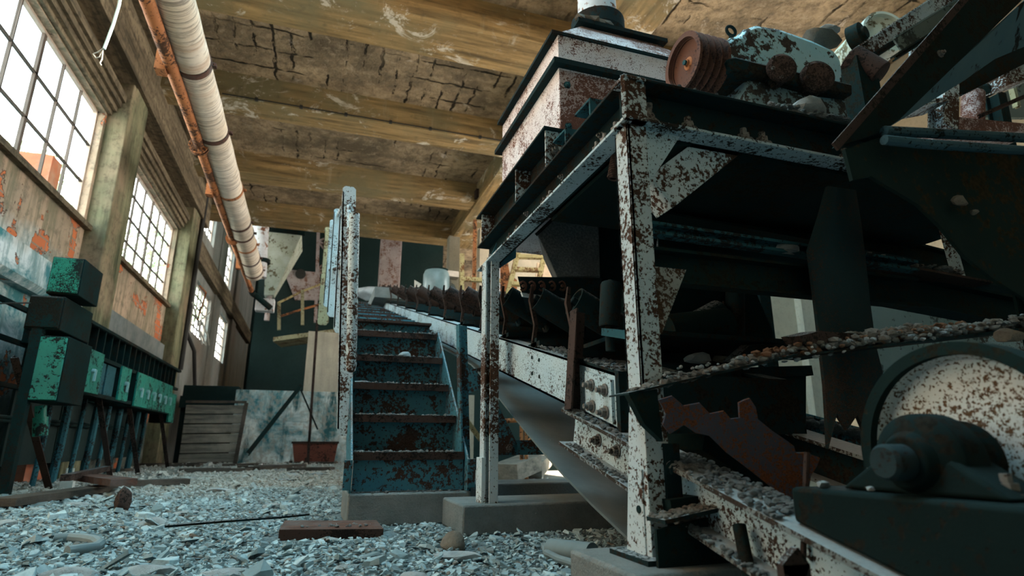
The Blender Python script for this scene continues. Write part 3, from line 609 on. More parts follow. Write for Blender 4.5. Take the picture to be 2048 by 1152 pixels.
for dx in (-.03, .03): obj('pin', MB().tube(p+V(dx, 0, .05), p+V(dx, 0, .2), .012, n=8), 'rope', t)
m = MB().box(-3.58, -3.44, 9.4, 10.0, 0, .55); obj('brick_stub', m, 'brick_red', None, 'bare red brick stub against the wall behind the rack', 'brick stub')

# ================================================================== FAR BAY
YB = 16.9
struct('trim_%d' % n_t, MB().box(-1.95, 2.6, YB, YB+.35, 0, 1.87), 'damp', 'low damp wall with teal and white stains at the end of the hall', 'low wall', .02); n_t += 1
struct('trim_%d' % n_t, MB().box(-3.3, -1.95, YB+.6, YB+1.1, 0, 2.0), 'dark_wall', 'low dark wall left of the damp one', 'low wall', .02); n_t += 1
struct('trim_%d' % n_t, MB().box(-3.3, 4.6, YB+.35, 24, 1.4, 1.7), 'dark_wall', 'raised platform floor behind the low walls', 'platform'); n_t += 1
t = thing('plank_panel', 'grey panel of stacked boards leaning on the low wall at the left', 'wooden panel', (-2.3, 16.4, 0))
for i in range(6):
    z = .05+i*.235; obj('board', MB().obox((-2.33, 16.5+.03*random.random(), z+.1), (.66, .02, .01), (0, .035, 0), (0, 0, .108)), 'wood_grey', t, bevel=.012)
obj('edge_post', MB().bar((-1.72, 16.42, 0), (-1.62, 16.45, 1.5), .09, .07, (0, 1, 0)), 'wood_dark', t); obj('top_rail', MB().bar((-3.0, 16.45, 1.5), (-1.62, 16.45, 1.52), .08, .06), 'wood_dark', t)
# red bin
t = thing('rusty_trough', 'red rusty trough standing before the damp wall', 'trough', (.1, 15.6, 0))
a, c = W(585, 885, y=15.5), W(676, 885, y=15.5); m = MB()
R0 = [(a.x+.08, 15.5, .05), (c.x-.06, 15.5, .05), (c.x-.06, 16.2, .05), (a.x+.08, 16.2, .05)]; R1 = [(a.x, 15.4, a.z), (c.x, 15.4, a.z), (c.x, 16.3, a.z), (a.x, 16.3, a.z)]; R2 = [(a.x+.04, 15.44, a.z), (c.x-.04, 15.44, a.z), (c.x-.04, 16.26, a.z), (a.x+.04, 16.26, a.z)]; R3 = [(a.x+.12, 15.54, .1), (c.x-.1, 15.54, .1), (c.x-.1, 16.16, .1), (a.x+.12, 16.16, .1)]
m.loft(R0, R1, False); m.loft(R1, R2, False); m.loft(R2, R3, False); m.add(R0, [(0, 1, 2, 3)]); m.add(R3, [(0, 1, 2, 3)])
obj('tub', m, 'bin_red', t); obj('rim', MB().bar((a.x-.02, 15.4, a.z), (c.x+.02, 15.4, a.z), .05, .05), 'dark_rust', t)
m = MB()
for i in range(14): m.rock((a.x+.2+random.random()*(c.x-a.x-.4), 15.6+random.random()*.5, a.z-.03), .14, (1.2, 1, .5), i, 1)
obj('plaster_heap', m, 'stone', None, 'heap of white plaster lumps filling the red trough', 'rubble heap', None, 'stuff')
def pole(a, c, y, w, lab, name='steel_pole', mat='rack_black', dy=0):
    p, q = W(*a, y=y), W(*c, y=y+dy); obj(name, MB().extr(sec_L(w, w, w*.2), p, q, (0, 1, 0)), mat, None, lab, 'pole')
pole((500, 908), (606, 772), 15.2, .1, 'dark steel bar leaning diagonally against the damp wall', 'leaning_bar', dy=1.3)
pole((632, 640), (612, 935), 14.6, .06, 'thin upright steel rod before the damp wall, hooked at its top', mat='dark_rust')
pole((600, 780), (634, 860), 16.2, .04, 'thin rod leaning the other way against the damp wall', 'leaning_rod', dy=.4)
struct('trim_%d' % n_t, MB().box(W(612, 720, y=19.0).x, W(684, 720, y=19.0).x, 19.0, 19.6, 1.7, 3.9), 'back_pillar', 'pale concrete pier standing on the low wall under the railing', 'pier'); n_t += 1
# balcony with rail
Yp = 19.5
pl_, pr_ = W(553, 661, y=Yp), W(640, 640, y=Yp)
t = thing('railed_platform', 'raised platform with a bent yellowish pipe railing in the far bay', 'platform', ((pl_.x+pr_.x)/2, Yp+.6, pl_.z-.2))
zt = pl_.z
obj('deck', MB().obox(((pl_.x+pr_.x)/2+.3, Yp+.7, zt-.08), ((pr_.x-pl_.x)/2+.3, -.3, .14), (.1, .6, 0), (0, 0, .07)), 'olive_paint', t)
for px, y0, y1, mt in ((558, 605, 660, 'olive_paint'), (605, 580, 650, 'olive_paint'), (646, 560, 640, 'olive_paint')): obj('rail_post', MB().bar(W(px, y1, y=Yp), W(px, y0, y=Yp), .10, .08, (0, 1, 0)), mt, t)
obj('handrail', MB().path([W(556, 606, y=Yp), W(606, 582, y=Yp), W(650, 565, y=Yp)], .035, 8), 'yellow_paint', t); obj('mid_rail', MB().path([W(556, 634, y=Yp), W(606, 618, y=Yp), W(650, 606, y=Yp)], .035, 8), 'orange_rust', t)
# lattice mast
t = thing('lattice_mast', 'tall lattice mast with zigzag bars in the far bay', 'mast', W(630, 650, y=20.6)); Ym = 20.6
A = lambda k: W(637-6*k, 455+190*k, y=Ym); B = lambda k: W(668-14*k, 470+175*k, y=Ym+.1)
obj('chord', MB().bar(A(-.1), A(1), .11, .11, (0, 1, 0)), 'mast_paint', t); obj('chord', MB().bar(B(-.1), B(1), .11, .11, (0, 1, 0)), 'olive_paint', t)
for i in range(7):
    k0, k1 = i/7, (i+1)/7
    obj('lattice_bar', MB().bar(A(k0) if i % 2 else B(k0), B(k1) if i % 2 else A(k1), .06, .05, (0, 1, 0)), 'mast_paint', t); 
    if i % 2: obj('lattice_bar', MB().bar(A(k0), B(k0), .06, .05, (0, 1, 0)), 'mast_paint', t)
# funnel, duct, junction box
Yf = 22.0; t = thing('funnel_bin', 'pale yellowish sheet metal funnel hanging in the far bay', 'funnel', W(545, 600, y=Yf))
a, b_, c, d = W(533, 462, y=Yf), W(604, 470, y=Yf), W(548, 590, y=Yf), W(528, 590, y=Yf)
obj('funnel_body', MB().loft([a, b_, b_+V(0, 2, 0), a+V(0, 2, 0)], [d, c, c+V(0, .5, 0), d+V(0, .5, 0)]), 'funnel', t, bevel=.02)
obj('rim', MB().bar(a+V(-.05, -.05, .05), b_+V(.1, -.05, .05), .12, .14), 'rack_black', t); obj('outlet', MB().tube((c+d)/2+V(0, .2, .1), (c+d)/2+V(0, .2, -.9), .09, n=10), 'mast_paint', t)
Yd = 20.8; t = thing('white_duct', 'wide white sheet metal duct hanging beside the funnel', 'duct', W(520, 560, y=Yd)); a, c = W(516, 430, y=Yd), W(518, 555, y=Yd); a.z = 9.595
obj('duct', MB().tube(a, c, .30, .24, 20), 'duct_white', t); obj('collar', MB().tube(W(518, 520, y=Yd), W(518, 527, y=Yd), .36, n=20), 'rack_black', t)
a, c = W(512, 595, y=18.45), W(547, 622, y=18.45); obj('junction_box', MB().box(a.x, c.x, 18.45, 18.8, c.z, a.z), 'duct_white', None, 'small grey junction box at the end of the rusty pipe', 'electrical box', bevel=.02)
YW = 24.53; t = thing('wall_panel', 'pinkish sheet panel with a dark round vent behind the lattice mast', 'panel', W(605, 600, y=YW))
obj('panel_sheet', MB().plate([W(566, 538, y=YW), W(640, 545, y=YW), W(640, 600, y=YW), W(590, 600, y=YW)], (0, .07, 0)), 'mast_paint', t)
obj('vent', MB().tube(W(601, 548, y=YW+.01), W(601, 548, y=YW-.06), .21, n=16), 'cable_dark', t)
a, c = W(762, 505, y=20), W(800, 560, y=20); obj('rusty_column', MB().box(a.x, c.x, 20, 20.5, 1.7, a.z+1.5), 'mast_paint', None, 'pinkish rusty square column above the far rollers', 'column', bevel=.02)
def hall_back():
    m = MB(); m.box(-2.5, 5, 24.6, 24.9, 1.6, 9.6); return m
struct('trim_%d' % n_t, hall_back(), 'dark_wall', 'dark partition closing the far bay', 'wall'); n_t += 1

# ================================================================== STAIR AND WALKWAY
SX0, SX1 = .27, 1.0
obj('concrete_block', MB().box(.25, 1.04, 3.93, 4.6, 0, .195), 'plinth', None, 'long grey concrete block under the foot of the steel stair', 'concrete block', bevel=.012)
SL = math.radians(41); TS = .262           # stair pitch, conveyor slope (rise per metre)
t = thing('steel_stair', 'teal rusty steel stair with dusty treads rising from a concrete block', 'stair', (.63, 4.0, .195))
treads = [(4.02+.275*i, .44+.250*i) for i in range(5)]
yb, zb = 3.97, .2; ye, ze = treads[-1][0]+.25, treads[-1][1]
for s_, x in ((-1, SX0-.012), (1, SX1+.012)):
    pr = [(yb-.05, zb), (yb+.22, zb), (ye+.15, ze-.12), (ye+.15, ze+.02), (treads[-1][0]-.03, ze+.03), (yb-.07, zb+.18)]
    m = MB().plate([(x-.006, y, z) for y, z in pr], (.012, 0, 0)); m.bar((x+.02*s_, yb-.05, zb+.02), (x+.02*s_, yb-.06, zb+.2), .05, .02, (0, 1, 0))
    obj('stringer', m, 'teal_paint', t)
for i, (y, z) in enumerate(treads):
    z0 = zb if i == 0 else treads[i-1][1]
    m = MB().box(SX0, SX1, y-.02, y+.25, z-.012, z+.004); m.box(SX0, SX1, y-.035, y-.015, z-.045, z+.006); obj('tread', m, 'dark_rust', t)
    obj('riser', MB().box(SX0+.004, SX1-.004, y+.045 if i else 4.0, y+.055 if i else 4.012, z0+.004, z-.012), 'teal_paint', t)
z, y = treads[-1][1]+.16, treads[-1][0]+.24
obj('tread', MB().box(SX0, SX1, y, y+.3, z-.02, z), 'dark_rust', t); obj('riser', MB().box(SX0, SX1, y+.1, y+.11, treads[-1][1], z-.02), 'teal_paint', t)
m = MB()
for i, (y, z) in enumerate(treads): m.grit((SX0+.02, y-.02, z+.004), (SX1-.02, y-.02, z+.004), .05, 60, .011, i); m.grit((SX0+.02, y+.1, z+.004), (SX1-.02, y+.1, z+.004), .15, 26, .014, 50+i)
m.grit((SX0, 3.97, .196), (SX1, 3.97, .196), .06, 60, .010, 9)
obj('stair_grit', m, 'grit', None, 'pale plaster grit lying along the stair treads', 'grit', None, 'stuff')
m = MB().rock((.70, treads[3][0]+.10, treads[3][1]+.03), .05, (1.2, 1, .8), 4); obj('plaster_lump', m, 'stone', None, 'white plaster lump in the middle of an upper stair tread', 'stone')
m = MB().rock((.34, treads[2][0]+.04, treads[2][1]+.015), .05, (1.5, 1, .25), 5); obj('plaster_flake', m, 'stone', None, 'white plaster flake at the left end of a middle stair tread', 'stone')
# walkway beside the conveyor
y0, z0 = ye+.12, ze+.12
t = thing('cleated_walkway', 'sloping walkway of dark cleats climbing beside the conveyor beyond the stair', 'walkway', (.63, y0, z0-.1))
def wz(y): return z0+TS*(y-y0)
for i in range(26):
    y = y0+.12+i*.30; m = MB().bar((SX0, y, wz(y)), (SX1+.02, y, wz(y)), .05, .05); m.box(SX0, SX1, y-.006, y+.006, wz(y)-.06, wz(y)+.02); obj('cleat', m, 'dark_rust' if i % 3 else 'teal_paint', t)
obj('deck_sheet', MB().plate([(SX0, y0, z0-.07), (SX1, y0, z0-.07), (SX1, 13.2, wz(13.2)-.07), (SX0, 13.2, wz(13.2)-.07)], (0, 0, .012)), 'dark_steel', t)
for x in (SX0-.01, SX1+.03): obj('side_rail', MB().bar((x, y0, z0-.06), (x, 13.2, wz(13.2)-.06), .03, .12), 'pale_worn' if x > .5 else 'teal_paint', t)
# railing: flat bars with rounded feet, seen almost end on
t = thing('stair_railing', 'speckled pale railing of broad flat posts on the left of the stair, seen end on', 'railing', (.22, 4.2, .9))
def flatpost(px0, py0, px1, py1, w, y, mat):
    p, q = W(px0, py0, y=y), W(px1, py1, y=y); d = (q-p).normalized(); L = (q-p).length; r = w/2
    pr = [(-r, 0), (-r, L-.02), (-r+.02, L), (r-.02, L), (r, L-.02)]+[(r, .04), (r-.015, .012), (r*.5, 0), (-r*.5, 0), (-r+.012, .012)]
    pr = [(-r, .04)]+pr[1:]
    m = MB(); u = V(1, 0, 0); m.plate([p+u*a+d*b for a, b in pr], (0, .012, 0)); m.plate([p+u*(-r)+d*.05, p+u*(-r)+d*(L-.05), p+u*(-r+.012)+d*(L-.05), p+u*(-r+.012)+d*.05], (0, .10, 0)); return obj('post', m, mat, t)
flatpost(645, 650, 660, 455, .16, 9.6, 'olive_paint'); flatpost(657, 614, 671, 440, .15, 8.4, 'pale_paint'); flatpost(666, 634, 680, 418, .14, 7.0, 'pale_paint'); flatpost(678, 666, 690, 425, .10, 5.6, 'pale_worn'); flatpost(689, 872, 699, 373, .105, 4.55, 'pale_worn')
p, q = W(702, 745, y=4.15), W(709, 428, y=4.15); m = MB(); d = (q-p).normalized(); m.path([p, p+d*.012, p+d*.05, q], [.012, .030, .036, .038], 14); obj('handrail', m, 'pale_worn', t)
m = MB().path([W(704, 640, y=4.2), W(697, 390, y=4.6), W(676, 430, y=7.0), W(664, 462, y=9.6)], .02, 8); obj('top_rail', m, 'pale_worn', t)
m = MB().path([W(700, 530, y=4.5), W(680, 536, y=5.6), W(660, 540, y=8.4)], .02, 8); obj('mid_rail', m, 'dark_rust', t)

# ================================================================== BELT CONVEYOR
CX0, CX1 = 1.15, 2.05
def ctop(y): return .90+TS*(y-2.58)
def cbot(y): return .69+TS*(y-2.64)
t = thing('belt_conveyor', 'long inclined belt conveyor with pale speckled side channels and rows of rusty rollers', 'conveyor', (1.6, 2.1, .2))
def channel(x, sgn, y0, y1, mat, nm):
    m = MB(); tk = .012; w = .10
    for (a, b_, za, zb_) in ((x, x+tk*sgn, cbot, ctop), (x, x+w*sgn, ctop, ctop), (x, x+w*sgn, cbot, cbot)):
        xa, xb = min(a, b_), max(a, b_)
        if za is zb_:
            s2 = -1 if za is ctop else 1
            R = [(y0, za(y0)), (y1, za(y1)), (y1, za(y1)+tk*s2), (y0, za(y0)+tk*s2)]
        else: R = [(y0, za(y0)), (y1, za(y1)), (y1, zb_(y1)), (y0, zb_(y0))]
        m.loft([(xa, *p) for p in R], [(xb, *p) for p in R])
    return obj(nm, m, mat, t)
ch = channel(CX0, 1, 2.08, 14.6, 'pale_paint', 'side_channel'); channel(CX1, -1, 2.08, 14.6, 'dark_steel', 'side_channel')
# bolts heads/holes on the near channel
for y in (2.95, 3.06):
    for k in (.35, .75): 
        z = cbot(y)+(ctop(y)-cbot(y))*k; obj('bolt_hole', MB().tube((CX0-.003, y, z), (CX0+.004, y, z), .011, n=10), 'black_steel', ch)
# lower I beam under the foot of the conveyor, running down towards the camera
def lowbeam(x0, x1, mat, ya=.75, yb_=2.52):
    p0, p1 = V((x0+x1)/2, ya, .565+TS*(ya-2.48)), V((x0+x1)/2, yb_, .565+TS*(yb_-2.48))
    o = obj('base_beam', MB().extr([(-.006, -.08), (.006, -.08), (.006, .08), (-.006, .08)], p0, p1), mat, t)
    for q in (-.0755, .0755): obj('flange', MB().extr([((x0-x1)/2, q-.007), ((x1-x0)/2, q-.007), ((x1-x0)/2, q+.007), ((x0-x1)/2, q+.007)], p0, p1), 'flange_rust', o)
    return o
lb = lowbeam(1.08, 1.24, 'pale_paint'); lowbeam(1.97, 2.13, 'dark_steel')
# splice plate and its bolts
m = MB(); Y0, Y1 = 2.12, 2.36
m.plate([(CX0-.014, Y0, cbot(Y0)+.02), (CX0-.014, Y1, cbot(Y1)+.02), (CX0-.014, Y1, ctop(Y1)-.03), (CX0-.014, Y0, ctop(Y0)-.03)], (.014, 0, 0)); sp = obj('splice_plate', m, 'pale_paint', t)
for y in (2.17, 2.29):
    for dz in (.06, .15): obj('bolt', MB().bolt((CX0-.014, y, cbot(y)+dz-.005), (-1, 0, 0), .019, .026), 'bolt_steel', sp)
for y in (2.12, 2.28): obj('bolt', MB().bolt((1.155, y, .565+TS*(y-2.48)), (-1, 0, 0), .019, .026), 'bolt_steel', lb)
m = MB().plate([(CX0-.01, 2.06, cbot(2.06)), (CX1, 2.06, cbot(2.06)), (CX1, 2.06, ctop(2.06)+.01), (CX0-.01, 2.06, ctop(2.06)+.01)], (0, .03, 0)); m.plate([(CX0, 2.08, ctop(2.08)), (CX0+.35, 2.08, ctop(2.08)), (CX0+.35, 2.5, ctop(2.5)), (CX0, 2.5, ctop(2.5))], (0, 0, .012)); obj('end_plate', m, 'dark_steel', t)
m = MB().grit((CX0+.08, 2.1, ctop(2.1)+.012), (CX0+.08, 3.0, ctop(3.0)+.012), .17, 240, .010, 3); m.grit((1.10, 1.22, .655+TS*(1.22-2.48)), (1.11, 2.5, .655+TS*(2.5-2.48)), .05, 300, .009, 4); m.grit((1.095, 1.22, .495+TS*(1.22-2.48)), (1.11, 2.5, .495+TS*(2.5-2.48)), .05, 260, .008, 5); m.grit((1.19, 1.24, .655+TS*(1.24-2.48)), (1.19, 1.75, .655+TS*(1.75-2.48)), .1, 320, .009, 6)
obj('conveyor_grit', m, 'grit', None, 'grey grit lying along the flanges of the conveyor frame', 'grit', None, 'stuff')
# return belt sagging underneath
m = MB(); n = 26; th = V(0, 0, -.012); top = []; 
for i in range(n+1):
    y = 1.2+i*(9.0-1.2)/n; base = cbot(y)-.06; sag = 0
    if y < 4.6: k = (4.6-y)/3.4; sag = .34*math.sin(min(1, k*1.25)*math.pi/2)**1.3*min(1, (y-.6)/1.2)
    top.append([V(x, y, base-sag-.035*math.sin((x-1.2)/.8*math.pi)+.0) for x in (1.17, 1.37, 1.58, 1.8, 2.0)])
vs = [p for r in top for p in r]+[p+th for r in top for p in r]; k5 = 5; off = len(top)*5; fs = []
for i in range(n):
    for j in range(4): fs.append((i*5+j, i*5+j+1, i*5+6+j, i*5+5+j)); fs.append((off+i*5+j, off+i*5+5+j, off+i*5+6+j, off+i*5+j+1))
    fs.append((i*5, i*5+5, off+i*5+5, off+i*5)); fs.append((i*5+4, off+i*5+4, off+i*5+9, i*5+9))
fs.append(tuple(list(range(5))+[off+j for j in (4, 3, 2, 1, 0)])); fs.append(tuple([n*5+j for j in (4, 3, 2, 1, 0)]+[off+n*5+j for j in range(5)]))
m.add(vs, fs); obj('return_belt', m, 'belt', t)
# idler sets
sets = [2.55, 3.06, 3.61, 4.18, 4.82, 5.55, 6.4, 7.3, 8.3, 9.3, 10.3, 11.3, 12.3]
ti = math.radians(27); sl = math.atan(TS)
for i, y in enumerate(sets):
    z = ctop(y); b = MB().bar((CX0+.01, y, z+.025), (CX1-.01, y, z+.025), .09, .05)
    for x in (CX0+.06, CX1-.06): b.box(x-.05, x+.05, y-.09, y+.09, z+.002, z+.028)
    s_ = obj('idler_set', b, 'dark_steel', t)
    zc = z+.13; R = .075
    mid0, mid1 = V(1.46, y, zc), V(1.74, y, zc); w = .31
    L0 = V(1.45, y-.02, zc+.012); L1 = L0+V(-w*math.cos(ti), 0, w*math.sin(ti)); Q0 = V(1.75, y-.02, zc+.012); Q1 = Q0+V(w*math.cos(ti), 0, w*math.sin(ti))
    def roller(p, q):
        d = (q-p).normalized(); L = (q-p).length
        return MB().lathe([(.012, .01), (R*.8, .012), (R*.8, 0), (R, 0), (R, L), (R*.86, L), (R*.86, L-.025), (.02, L-.03), (.02, L+.012), (0.001, L+.012)], p, d, 28)
    mt = 'dark_steel' if i < 4 else 'dark_rust'
    for p, q in ((mid0, mid1), (L0, L1), (Q0, Q1)): obj('roller', roller(p, q), mt, s_)
    for p, xx in ((L1, CX0-.0), (Q1, CX1+.0)):
        sg = -1 if p.x < 1.5 else 1; d = (L1-L0).normalized() if sg < 0 else (Q1-Q0).normalized(); e = p+d*.018
        m = MB().path([(e.x-.0, y, z+.03), (e.x-.012*sg, y-.01, z+.13), (e.x+.02*sg, y-.02, e.z-.02), (e.x+.015*sg, y-.03, e.z+.06)], [.014, .016, .017, .010], 4); obj('bracket', m, 'dark_rust', s_)
# guide post and guide roller, hangers
t2 = thing('guide_roller', 'upright black guide roller on an arm beside the corner post', 'roller', (1.33, 2.2, .95)); yg = 2.15
p, q = W(1219, 655, y=yg), W(1222, 566, y=yg); obj('roller', MB().lathe([(.0, 0), (.042, .002), (.045, .01), (.045, (q-p).length-.01), (.04, (q-p).length), (.015, (q-p).length), (.015, (q-p).length+.012)], p, q-p, 24), 'dark_steel', t2)
obj('stem', MB().tube(p+V(0, 0, -.10), p+V(0, 0, .01), .02), 'dark_steel', t2); obj('arm', MB().bar(p+V(-.02, 0, -.02), W(1272, 672, y=1.8), .035, .03), 'dark_bar', t2)
a, c = W(1128, 820, y=2.45), W(1140, 622, y=2.45); m = MB().extr(sec_L(.075, .075, .01), a, c, (0, -1, 0)); m.bolt(W(1147, 680, y=2.43), (-.7, -.7, 0), .012, .012)
obj('guide_bracket', m, 'dark_rust', None, 'dark upright angle bracket bolted on the near conveyor channel', 'bracket', bevel=.003)
# hangers beside the stair
t3 = thing('trestle', 'pale blue trestle legs with gusset carrying the conveyor beside the stair', 'trestle', (1.1, 4.3, 0)); yh = 4.1
a, c = W(922, 925, y=yh), W(912, 652, y=yh); obj('leg', MB().extr(sec_L(.08, .09, .012), (a.x, yh, 0), c, (0, -1, 0)), 'teal_paint', t3)
a = W(985, 905, y=4.0); g = [W(986, 790, y=4.0), W(1030, 878, y=4.0), W(1030, 908, y=4.0), W(984, 908, y=4.0)]; gs = obj('gusset', MB().plate(g, (0, .012, 0)), 'teal_paint', t3)
obj('bolt', MB().bolt(W(1017, 897, y=4.0), (0, -1, 0), .022, .02), 'bolt_steel', gs)
obj('cross_bar', MB().bar(W(984, 895, y=4.02), W(1125, 895, y=4.02), .03, .10), 'teal_paint', t3)
obj('leg', MB().extr(sec_L(.09, .09, .012), V(W(990, 900, y=4.05).x, 4.05, 0), V(W(990, 900, y=4.05).x, 4.05, cbot(4.05)), (0, 1, 0)), 'teal_paint', t3)
obj('leg', MB().extr(sec_L(.09, .09, .012), V(2.0, 4.05, 0), V(2.0, 4.05, cbot(4.05)), (0, 1, 0)), 'dark_steel', t3)
obj('web_plate', MB().plate([W(928, 740, y=4.3), W(966, 735, y=4.3), W(966, 775, y=4.3), W(930, 790, y=4.3)], (0, .012, 0)), 'teal_paint', t3)

# ================================================================== STEEL PLATFORM
obj('concrete_block', MB().box(.84, 2.2, 3.36, 3.9, 0, .165), 'plinth', None, 'grey concrete block under the slender rear post, beside the stair block', 'concrete block', bevel=.012)
obj('concrete_block', MB().box(1.0, 2.2, 4.5, 5.0, 0, .20), 'plinth', None, 'shaded concrete block behind the rear post, under the conveyor', 'concrete block', bevel=.012)
obj('concrete_block', MB().box(.86, 2.2, 1.52, 1.95, 0, .155), 'plinth', None, 'concrete block in the foreground under the tall corner post', 'concrete block', bevel=.012)
t = thing('steel_platform', 'tall rusty steel platform of bolted channels standing over the conveyor', 'platform', (1.5, 2.6, .155))
ZL, ZH = 1.635, 1.815; YC = 1.63; XC = .985
def chan(p0, p1, out, h, w, nm, mat, tk=.012, web='dark_steel'):
    """rolled channel: rusty web and upper flange with shade painted in, lower flange in paint, both pointing out; the flanges are its sub-parts"""
    p0, p1, out = Vector(p0), Vector(p1), Vector(out); up = V(0, 0, 1)
    o = obj(nm, MB().plate([p0, p1, p1+up*h, p0+up*h], out*-tk), web, t)  # dark web: rust plus the shade under the upper flange, painted in
    for z, s_ in ((0, 1), (h, -1)): obj('flange', MB().plate([p0+up*z, p1+up*z, p1+up*z+out*w, p0+up*z+out*w], up*(tk*s_)), mat if s_ > 0 else web, o, bevel=.002)
    return o
sb = chan((XC+.085, YC+.06, ZL), (XC+.085, 3.68, ZL), (-1, 0, 0), ZH-ZL, .085, 'side_beam', 'beam_paint')
fb = chan((XC+.03, YC+.085, ZL), (3.4, YC+.085, ZL), (0, -1, 0), ZH-ZL, .085, 'front_beam', 'beam_paint')
m = MB().plate([(XC, YC, ZL), (XC+.1, YC+.02, ZL), (XC+.1, YC+.02, ZH), (XC, YC, ZH)], (-.012, .012, 0)); m.plate([(XC-.005, YC-.002, ZL), (XC+.09, YC-.002, ZL), (XC+.09, YC+.09, ZL), (XC-.005, YC+.09, ZL)], (0, 0, .013)); m.plate([(XC-.005, YC-.002, ZH), (XC+.09, YC-.002, ZH), (XC+.09, YC+.09, ZH), (XC-.005, YC+.09, ZH)], (0, 0, -.013)); obj('corner_stiffener', m, 'pale_worn', t, bevel=.002)
bx = XC+.04
for y in (1.78, 1.87, 1.94, 2.45, 2.53, 2.95, 3.08, 3.5): obj('bolt', MB().bolt((bx, y, ZL+.013), (0, 0, 1), .021, .034), 'bolt_steel', sb)
for y in (1.98, 2.40, 2.9): obj('rivet', MB().bolt((XC+.084, y, ZL+.13), (-1, 0, 0), .012, .014), 'bolt_steel', sb)
for x in (1.10, 1.27, 1.53, 1.62, 2.05): obj('bolt', MB().bolt((x, YC+.035, ZL+.013), (0, 0, 1), .024, .036), 'bolt_steel', fb)
obj('rivet', MB().bolt((1.13, YC+.084, ZL+.12), (0, -1, 0), .014, .014), 'bolt_steel', fb)
# corner post: angle section, a flat strip on its left edge, flared foot
m = MB(); zt = ZL
px0, px1, py0, py1 = 1.005, 1.085, 1.665, 1.76
m.box(px0, px1, py0, py0+.012, .6, zt); m.box(px0, px0+.012, py0, py1, .6, zt); m.box(px0, px1, py1-.012, py1, .6, zt)
m.loft([(px0, py0, .155), (px1+.02, py0, .155), (px1+.02, py0+.012, .155), (px0, py0+.012, .155)], [(px0, py0, .6), (px1, py0, .6), (px1, py0+.012, .6), (px0, py0+.012, .6)])
m.loft([(px0-.004, py0-.01, .155), (px0+.010, py0-.01, .155), (px0+.010, py1+.05, .155), (px0-.004, py1+.05, .155)], [(px0, py0, .6), (px0+.012, py0, .6), (px0+.012, py1, .6), (px0, py1, .6)])
cp = obj('corner_post', m, 'pale_worn', t, bevel=.002)
obj('patch_plate', MB().box(px0-.008, px0, py0+.02, py1-.015, .155, .42), 'pale_worn', cp); obj('bolt', MB().tube((px0-.012, 1.71, .30), (px0-.006, 1.71, .30), .012, n=10), 'black_steel', cp)
m = MB().box(px1-.02, px1+.035, py0-.014, py0-.002, .155, .50); m.bolt((px1+.005, py0-.014, .42), (0, -1, 0), .02, .016); obj('foot_cleat', m, 'dark_steel', t)
obj('foot_plate', MB().box(px0-.05, px1+.12, py0-.06, py1+.08, .155, .170), 'dark_steel', t)
g = [(px0+.07, py0+.02, 1.10), (px0+.22, py0+.02, 1.10), (px0+.10, py0+.02, .86), (px0+.07, py0+.02, .86)]; obj('gusset', MB().plate(g, (0, .012, 0)), 'post_rust', t)
g = [(px1-.01, py0+.02, 1.40), (px1+.0, py0+.02, 1.40), (px1+.16, py0+.02, zt-.0), (px1-.01, py0+.02, zt)]; obj('head_gusset', MB().plate(g, (0, .012, 0)), 'pale_paint', t)
a, c = W(1306, 395, y=1.78), W(1478, 262, y=1.78); obj('knee_brace', MB().extr([(-.06, -.075), (.06, -.075), (.06, .075), (-.06, .075)], a, c), 'pale_worn', t, bevel=.003)
# cross members between the legs
def cross(px0_, py0_, px1_, py1_, y, h, w, mat, nm='cross_beam'):
    a, c = W(px0_, py0_, y=y), W(px1_, py1_, y=y); c = a+(c-a)*1.6; return obj(nm, MB().extr(sec_C(w, h, .012, 1), a, c), mat, t)
cross(1290, 462, 1640, 512, 1.84, .05, .05, 'dark_bar', 'cross_angle'); cross(1290, 535, 1640, 572, 1.80, .13, .06, 'black_steel'); cross(1290, 405, 1640, 470, 2.35, .16, .08, 'black_steel')
obj('added_gap_backing', MB().plate([W(1318, 402, y=2.72), W(1760, 445, y=2.72), W(1760, 560, y=2.72), W(1318, 548, y=2.72)], (0, .012, 0)), 'black_steel', t)  # black backing, added to darken the see-through gap between cross beams
obj('deck_plate', MB().box(1.10, 3.3, 1.72, 2.62, 1.62, 1.64), 'black_steel', t)
chan((XC+.1, 2.66, 1.66), (3.3, 2.66, 1.66), (0, -1, 0), .16, .07, 'inner_beam', 'black_steel')
# rear post
m = MB(); x = W(968, 700, y=3.45).x; m.box(x, x+.012, 3.43, 3.52, .165, ZL); m.box(x, x+.085, 3.51, 3.522, .165, ZL); m.box(x-.014, x+.012, 3.42, 3.54, .165, .42); m.box(x+.03, x+.085, 3.41, 3.422, .165, ZL)
obj('rear_post', m, 'pale_worn', t, bevel=.002)
m = MB().plate([W(985, 545, y=3.5), W(1032, 515, y=3.5), W(1032, 475, y=3.5), W(1000, 470, y=3.5), W(978, 520, y=3.5)], (0, .012, 0)); m.bolt(W(1020, 506, y=3.5), (0, -1, 0), .016, .012); obj('rear_gusset', m, 'teal_paint', t)
for x in (2.25, 3.2):
    obj('far_post', MB().extr(sec_I(.1, .1, .012), (x, 3.5, 0), (x, 3.5, ZL), (0, 1, 0)), 'black_steel', t)
obj('far_post', MB().extr(sec_I(.1, .1, .012), (3.2, 1.75, 0), (3.2, 1.75, ZL), (0, 1, 0)), 'black_steel', t)
